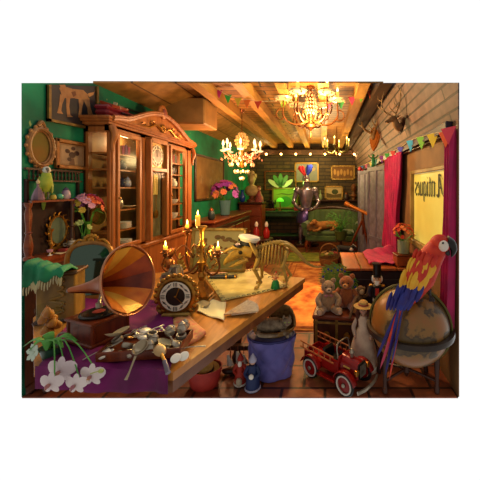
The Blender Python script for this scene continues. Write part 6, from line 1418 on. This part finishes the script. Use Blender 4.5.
b = MB(); b.ell((0, 0, gc.z), R_, 40, 28, rot=(.3, .3, 0)); b.build('sphere', globe_mat(), t)
b = MB(); b.lathe([(R_+.006, -.022), (R_+.034, -.022), (R_+.038, 0), (R_+.034, .018), (R_+.006, .018)], (0, 0, gc.z-.02), 48, close=True); b.build('horizon_ring', mat(0x1c1414, .3, 0, 0x3a2a20, 6, 'noise', 0, .6), t)
b = MB(); b.tube([((R_+.012)*math.cos(a*PI/24)*math.cos(.35), -(R_+.012)*math.cos(a*PI/24)*math.sin(.35), gc.z+(R_+.012)*math.sin(a*PI/24)) for a in range(48)], .011, 8, closed=True); b.build('meridian_ring', mat(0x5a5224, .35, .5), t)
for k in range(4):
    a = PI/4+k*PI/2; c, s = math.cos(a), math.sin(a); rr = R_+.0; b = MB(); pz = [(.02, .010), (.022, .04), (.014, .07), (.02, .2), (.024, .3), (.014, .36), (.02, .42), (.022, .52)]
    b.lathe(pz, (c*rr, s*rr*.75+.14, 0) if False else (c*rr*.95, .08+s*rr*.6, 0), 12); b.build('leg', DARKW, t)
b = MB(); b.tube([(-.19, -.04, .1), (0, .08, .12), (.19, .2, .1)], .011, 8, smooth=4); b.tube([(.19, -.04, .1), (0, .08, .12), (-.19, .2, .1)], .011, 8, smooth=4); b.lathe([(.01, .06), (.03, .1), (.015, .15), (.03, .2), (.01, .26)], (0, .08, 0), 12); b.build('stretcher', DARKW, t)

t = thing('scarlet_macaw', 'scarlet macaw with yellow and blue wings perched on the globe', 'parrot', (.70, 2.20, .86))
O = Vector((.70, 2.20, .86))
def W3(px, py, D): return P(px, py, D)-O
MR = mat(0xb01810, .6, 0, 0xd04020, 18, 'noise', .3, .7); MY = mat(0xd89018, .6, 0, 0xe0b030, 22, 'noise', .3, .7); MB_ = mat(0x1a2a84, .5, 0, 0x2c1a5a, 18, 'noise', .3, .8)
b = MB(); b.tube([W3(443, 241, 2.17), W3(437, 248, 2.17), W3(428, 262, 2.17), W3(420, 277, 2.19), W3(411, 292, 2.2), W3(402, 306, 2.2)], [.062, .072, .092, .105, .08, .035], 20, smooth=6); b.build('body', MR, t)
b = MB(); b.ell(W3(440, 244, 2.16), (.072, .072, .070), 18, 12); b.build('head', MR, t)
b = MB(); b.ell(W3(443.5, 246, 2.10), (.036, .028, .040), 12, 8); b.build('cheek_patch', mat(0xd8ccc0, .7), t); b = MB(); b.ell(W3(443, 243, 2.073), (.008, .006, .008), 8, 6); b.build('eye', BLACK, t)
b = MB(); b.tube([W3(446, 241, 2.13), W3(451, 244, 2.13), W3(453.5, 250, 2.13), W3(451.5, 257, 2.13)], [.042, .036, .024, .004], 12, smooth=5); b.build('upper_beak', BLACK, t); b = MB(); b.tube([W3(446, 251, 2.13), W3(449, 255, 2.13)], [.026, .01], 10); b.build('lower_beak', BLACK, t)
# layered wing feathers: red shoulder, yellow band, blue flight feathers
def feather(p, d, L_, w, m, name, par, tilt=0):
    d = d.normalized(); b = MB(); q_ = d.to_track_quat('X', 'Y').to_matrix().to_4x4(); b.M = Matrix.Translation(p)@q_@Matrix.Rotation(tilt, 4, 'X'); 
    b.ell((L_*.5, 0, 0), (L_*.55, w*.5, w*.12), 10, 6); return b.build(name, m, par)
ws = MB(); ws.ell(W3(417, 272, 2.07), (.075, .04, .13), 16, 10, rot=(0, .5, 0)); wg = ws.build('wing', MR, t)
for r_, (py0, n, L_, w, m, D, dx) in enumerate(((257, 7, .10, .042, MR, 2.04, 3), (265, 9, .12, .044, MY, 2.034, 1), (276, 9, .14, .042, MY, 2.028, -2), (289, 8, .13, .036, MB_, 2.025, -3), (297, 7, .14, .034, MB_, 2.02, -8))):
    for k in range(n):
        u = k/(n-1)-.5; p = W3(424+dx+u*24-(py0-262)*.35, py0-4+u*8*(1-.2*r_), D+.05*abs(u)+.02*random.random()); feather(p, Vector((-.42-.22*u, -.08, -1)), L_*.88, w, m, 'wing_feather', wg)
for k, (m, x1, y1, L_) in enumerate(((MB_, 386, 372, .36), (MR, 383, 362, .32), (MB_, 378, 355, .28), (mat(0xb83a58, .6), 381, 366, .36), (MR, 390, 376, .34), (MB_, 392, 362, .3))):
    p0 = W3(402+k*.8-2, 302, 2.06+.008*k); p1 = W3(x1, y1, 2.01-.006*k); d = p1-p0; feather(p0, d, d.length, .032, m, 'tail_feather', t)
for s in (-1, 1):
    b = MB(); f0 = W3(424+6*s, 289, 2.2); b.tube([f0, f0+Vector((0, .01, -.03)), f0+Vector((0, .0, -.05))], .012, 8)
    for k in (-1, 0, 1): b.tube([f0+Vector((0, 0, -.05)), f0+Vector((.012*k, -.03, -.055)), f0+Vector((.016*k, -.045, -.075))], .007, 6)
    b.build('foot', mat(0x3a3434, .6), t)

# ------------------------------------------------------------------ under the table
LV3 = mat(0x46468e, .55, 0, 0x6e66b0, 6, 'noise', .2, .7, sheen=.3)
q = Vector((-.462, 2.60, 0)); t = thing('quilted_hamper', 'blue-lavender quilted round hamper under the table end', 'hamper', q)
def hf(u, v):
    a = 2*PI*u; z = .02+.31*v; r = .168+.022*v+.024*(abs(math.sin(a*3+v*PI*1.5)*math.sin(a*3-v*PI*1.5)))**.5; return (r*math.cos(a), r*math.sin(a)*.8, z)
b = MB(); b.grid(hf, 96, 28); b.slab([(hf(i/24, 0)[0], hf(i/24, 0)[1]) for i in range(24)], .01, .022); b.build('quilted_side', LV3, t)
b = MB(); b.tube([(.193*math.cos(a*PI/16), .155*math.sin(a*PI/16), .332) for a in range(32)], .012, 8, closed=True); b.build('rim', mat(0x2e2e6a, .5), t)
b = MB(); b.slab([(.185*math.cos(a*PI/12), .148*math.sin(a*PI/12)) for a in range(24)], .31, .334); b.build('lid_cushion', LV3, t)
t = thing('cat_basket', 'brown wicker hooded basket holding a tabby cat, on the hamper', 'basket', q+Vector((.02, 0, .336)), rz=.15)
b = MB(); b.lathe([(.0001, .008), (.13, .01), (.17, .035), (.185, .07), (.175, .072), (.15, .035), (.0001, .02)], n=30, squash=(1, .78)); b.build('basket_body', WK, t)
b = MB(); b.grid(lambda u, v: (.178*math.cos(PI*(1-.5*u)*1.0-.6+.6*(1-v))*1.0 if False else .18*math.cos(-.1+1.85*u)*(1-.2*v**2), .14*math.sin(-.1+1.85*u)*(1-.35*v**2), .065+.15*v), 22, 8); b.build('hood', WK, t, solid=.012)
b = MB(); b.tube([(.178, -.03, .065), (.17, .0, .15), (.12, .05, .21), (.03, .09, .21), (-.03, .12, .15), (-.04, .135, .07)], .011, 7, smooth=5); b.build('hood_rim', WK, t)
TB = mat(0xa89478, .9, 0, 0x4a3c30, 22, 'noise', .2, .8)
t = thing('tabby_cat', 'dark tabby cat curled in the wicker basket, head to the right', 'cat', q+Vector((.03, -.045, .372)), rz=.15, sc=1.0)
b = MB(); b.tube([(-.13, .02, .03), (-.09, .02, .05), (0, .01, .06), (.06, 0, .06), (.09, -.02, .085)], [.04, .058, .06, .05, .04], 14, smooth=5); b.tube([(-.13, .02, .03), (-.12, -.07, .02), (-.03, -.1, .02), (.03, -.1, .02)], [.02, .017, .014, .008], 8, smooth=5)
for s in (-1, 1): b.tube([(.06, s*.03-.02, .03), (.1, s*.025-.06, .015), (.11, s*.022-.1, .012)], [.02, .015, .013], 8, smooth=4)
b.ell((.105, -.045, .105), (.042, .038, .036), 14, 10); b.ell((.108, -.08, .094), (.018, .012, .012)); b.build('body', TB, t)
for s in (-1, 1):
    b = MB(); b.lathe([(.014, 0), (.008, .018), (.0001, .03)], (.105+s*.024, -.04, .13), 8, squash=(1, .5)); b.build('ear', TB, t); b = MB(); b.ell((.105+s*.016, -.078, .11), (.006, .004, .005)); b.build('eye', mat(0x9ab04a, .2), t)
b = MB(); b.ell((.108, -.093, .098), (.005, .003, .004)); b.build('nose', mat(0x8a4a44, .5), t)
# figurines in front of it
t = thing('ship_model', 'model sailing ship with white sails under the table', 'ship model', (-.76, 2.58, 0), rz=.2)
b = MB(); b.tube([(-.12, 0, .05), (-.08, 0, .035), (.05, 0, .035), (.12, 0, .06)], [.006, .028, .028, .004], 10, smooth=4); b.box((0, 0, .006), (.1, .05, .012)); b.build('hull', DARKW, t)
b = MB()
for x in (-.05, .01, .06): b.cyl((x, 0, .05), (x, 0, .25-.3*abs(x-.01)), .004)
b.cyl((.1, 0, .06), (.17, 0, .09), .003); b.build('mast', REDW, t)
for (x, z, w, h) in ((-.08, .1, .06, .10), (-.005, .1, .07, .12), (.05, .1, .05, .09), (.11, .08, .05, .09)):
    b = MB(); b.grid(lambda u, v: (x+w*u*(1-.75*v), -.012*math.sin(u*PI), z-.02+h*v), 8, 8); b.build('sail', mat(0xc0b8ac, .7), t, solid=.002)
def santa(name, lb, loc, robe, trim, hood, sc, extra):
    t = thing(name, lb, 'figurine', loc, sc=sc)
    b = MB(); b.lathe([(.055, 0), (.058, .02), (.05, .1), (.035, .17), (.03, .2)], n=18); b.build('robe', robe, t); b = MB(); b.tube([(.056*math.cos(a*PI/9), .056*math.sin(a*PI/9), .014) for a in range(18)], .010, 6, closed=True); b.build('hem_trim', trim, t)
    b = MB(); b.ell((0, 0, .225), (.024, .024, .027)); b.build('head', mat(0xd0a088, .5), t); b = MB(); b.lathe([(.03, .225), (.032, .235), (.02, .26), (.006, .285), (.0001, .29)], (0, .004, 0), 14); b.build('hood', hood, t)
    for s in (-1, 1): b = MB(); b.tube([(s*.032, 0, .185), (s*.055, -.02, .14), (s*.03, -.05, .125)], [.016, .015, .011], 8, smooth=4); b.build('sleeve', robe, t)
    extra(t); return t
def ex1(t): b = MB(); b.ell((0, -.024, .2), (.02, .014, .03)); b.build('beard', WHITE, t); b = MB(); b.ell((.0, -.055, .05), (.03, .022, .04)); b.build('sack', mat(0xb0a088, .8), t)
def ex2(t): b = MB(); b.ell((.0, -.05, .13), (.02, .014, .022)); b.build('white_muff', WHITE, t)
santa('father_christmas_figurine', 'red-robed white-bearded figurine standing before the hamper', Vector((-.69, 2.45, .001)), mat(0xa02818, .6), WHITE, mat(0xa02818, .6), .86, ex1)
santa('lady_figurine', 'blue-cloaked white-trimmed lady figurine standing before the hamper', Vector((-.575, 2.385, .001)), mat(0x1c2c5a, .5), mat(0xa0a0b8, .5), mat(0xb0b0c8, .5), .98, ex2)
q = Vector((-.975, 2.43, 0)); t = thing('red_basket', 'red round fabric basket under the table, bottom centre-left', 'basket', q)
b = MB(); b.lathe([(.10, .0), (.11, .01), (.135, .12), (.14, .155), (.13, .155), (.125, .12), (.1, .02), (.0001, .012)], n=30, squash=(1, .8)); b.build('basket_side', mat(0x8a1c18, .6, 0, 0xa83024, 10, 'noise', .1, .7), t)
t = thing('straw_hat', 'round straw hat with black band lying in the red basket', 'hat', q+Vector((0, 0, .125)), rot=(.3, 0, 0)); b = MB(); b.lathe([(.115, 0), (.117, .004), (.075, .01), (.07, .04), (.04, .052), (.0001, .054)], n=28, squash=(1, .8)); b.build('crown', mat(0x9a7a3c, .8, 0, 0xb8964e, 50, 'noise', .3, .8), t)
b = MB(); b.lathe([(.0775, .009), (.0745, .028)], n=28, squash=(1, .8)); b.build('hat_band', BLACK, t)
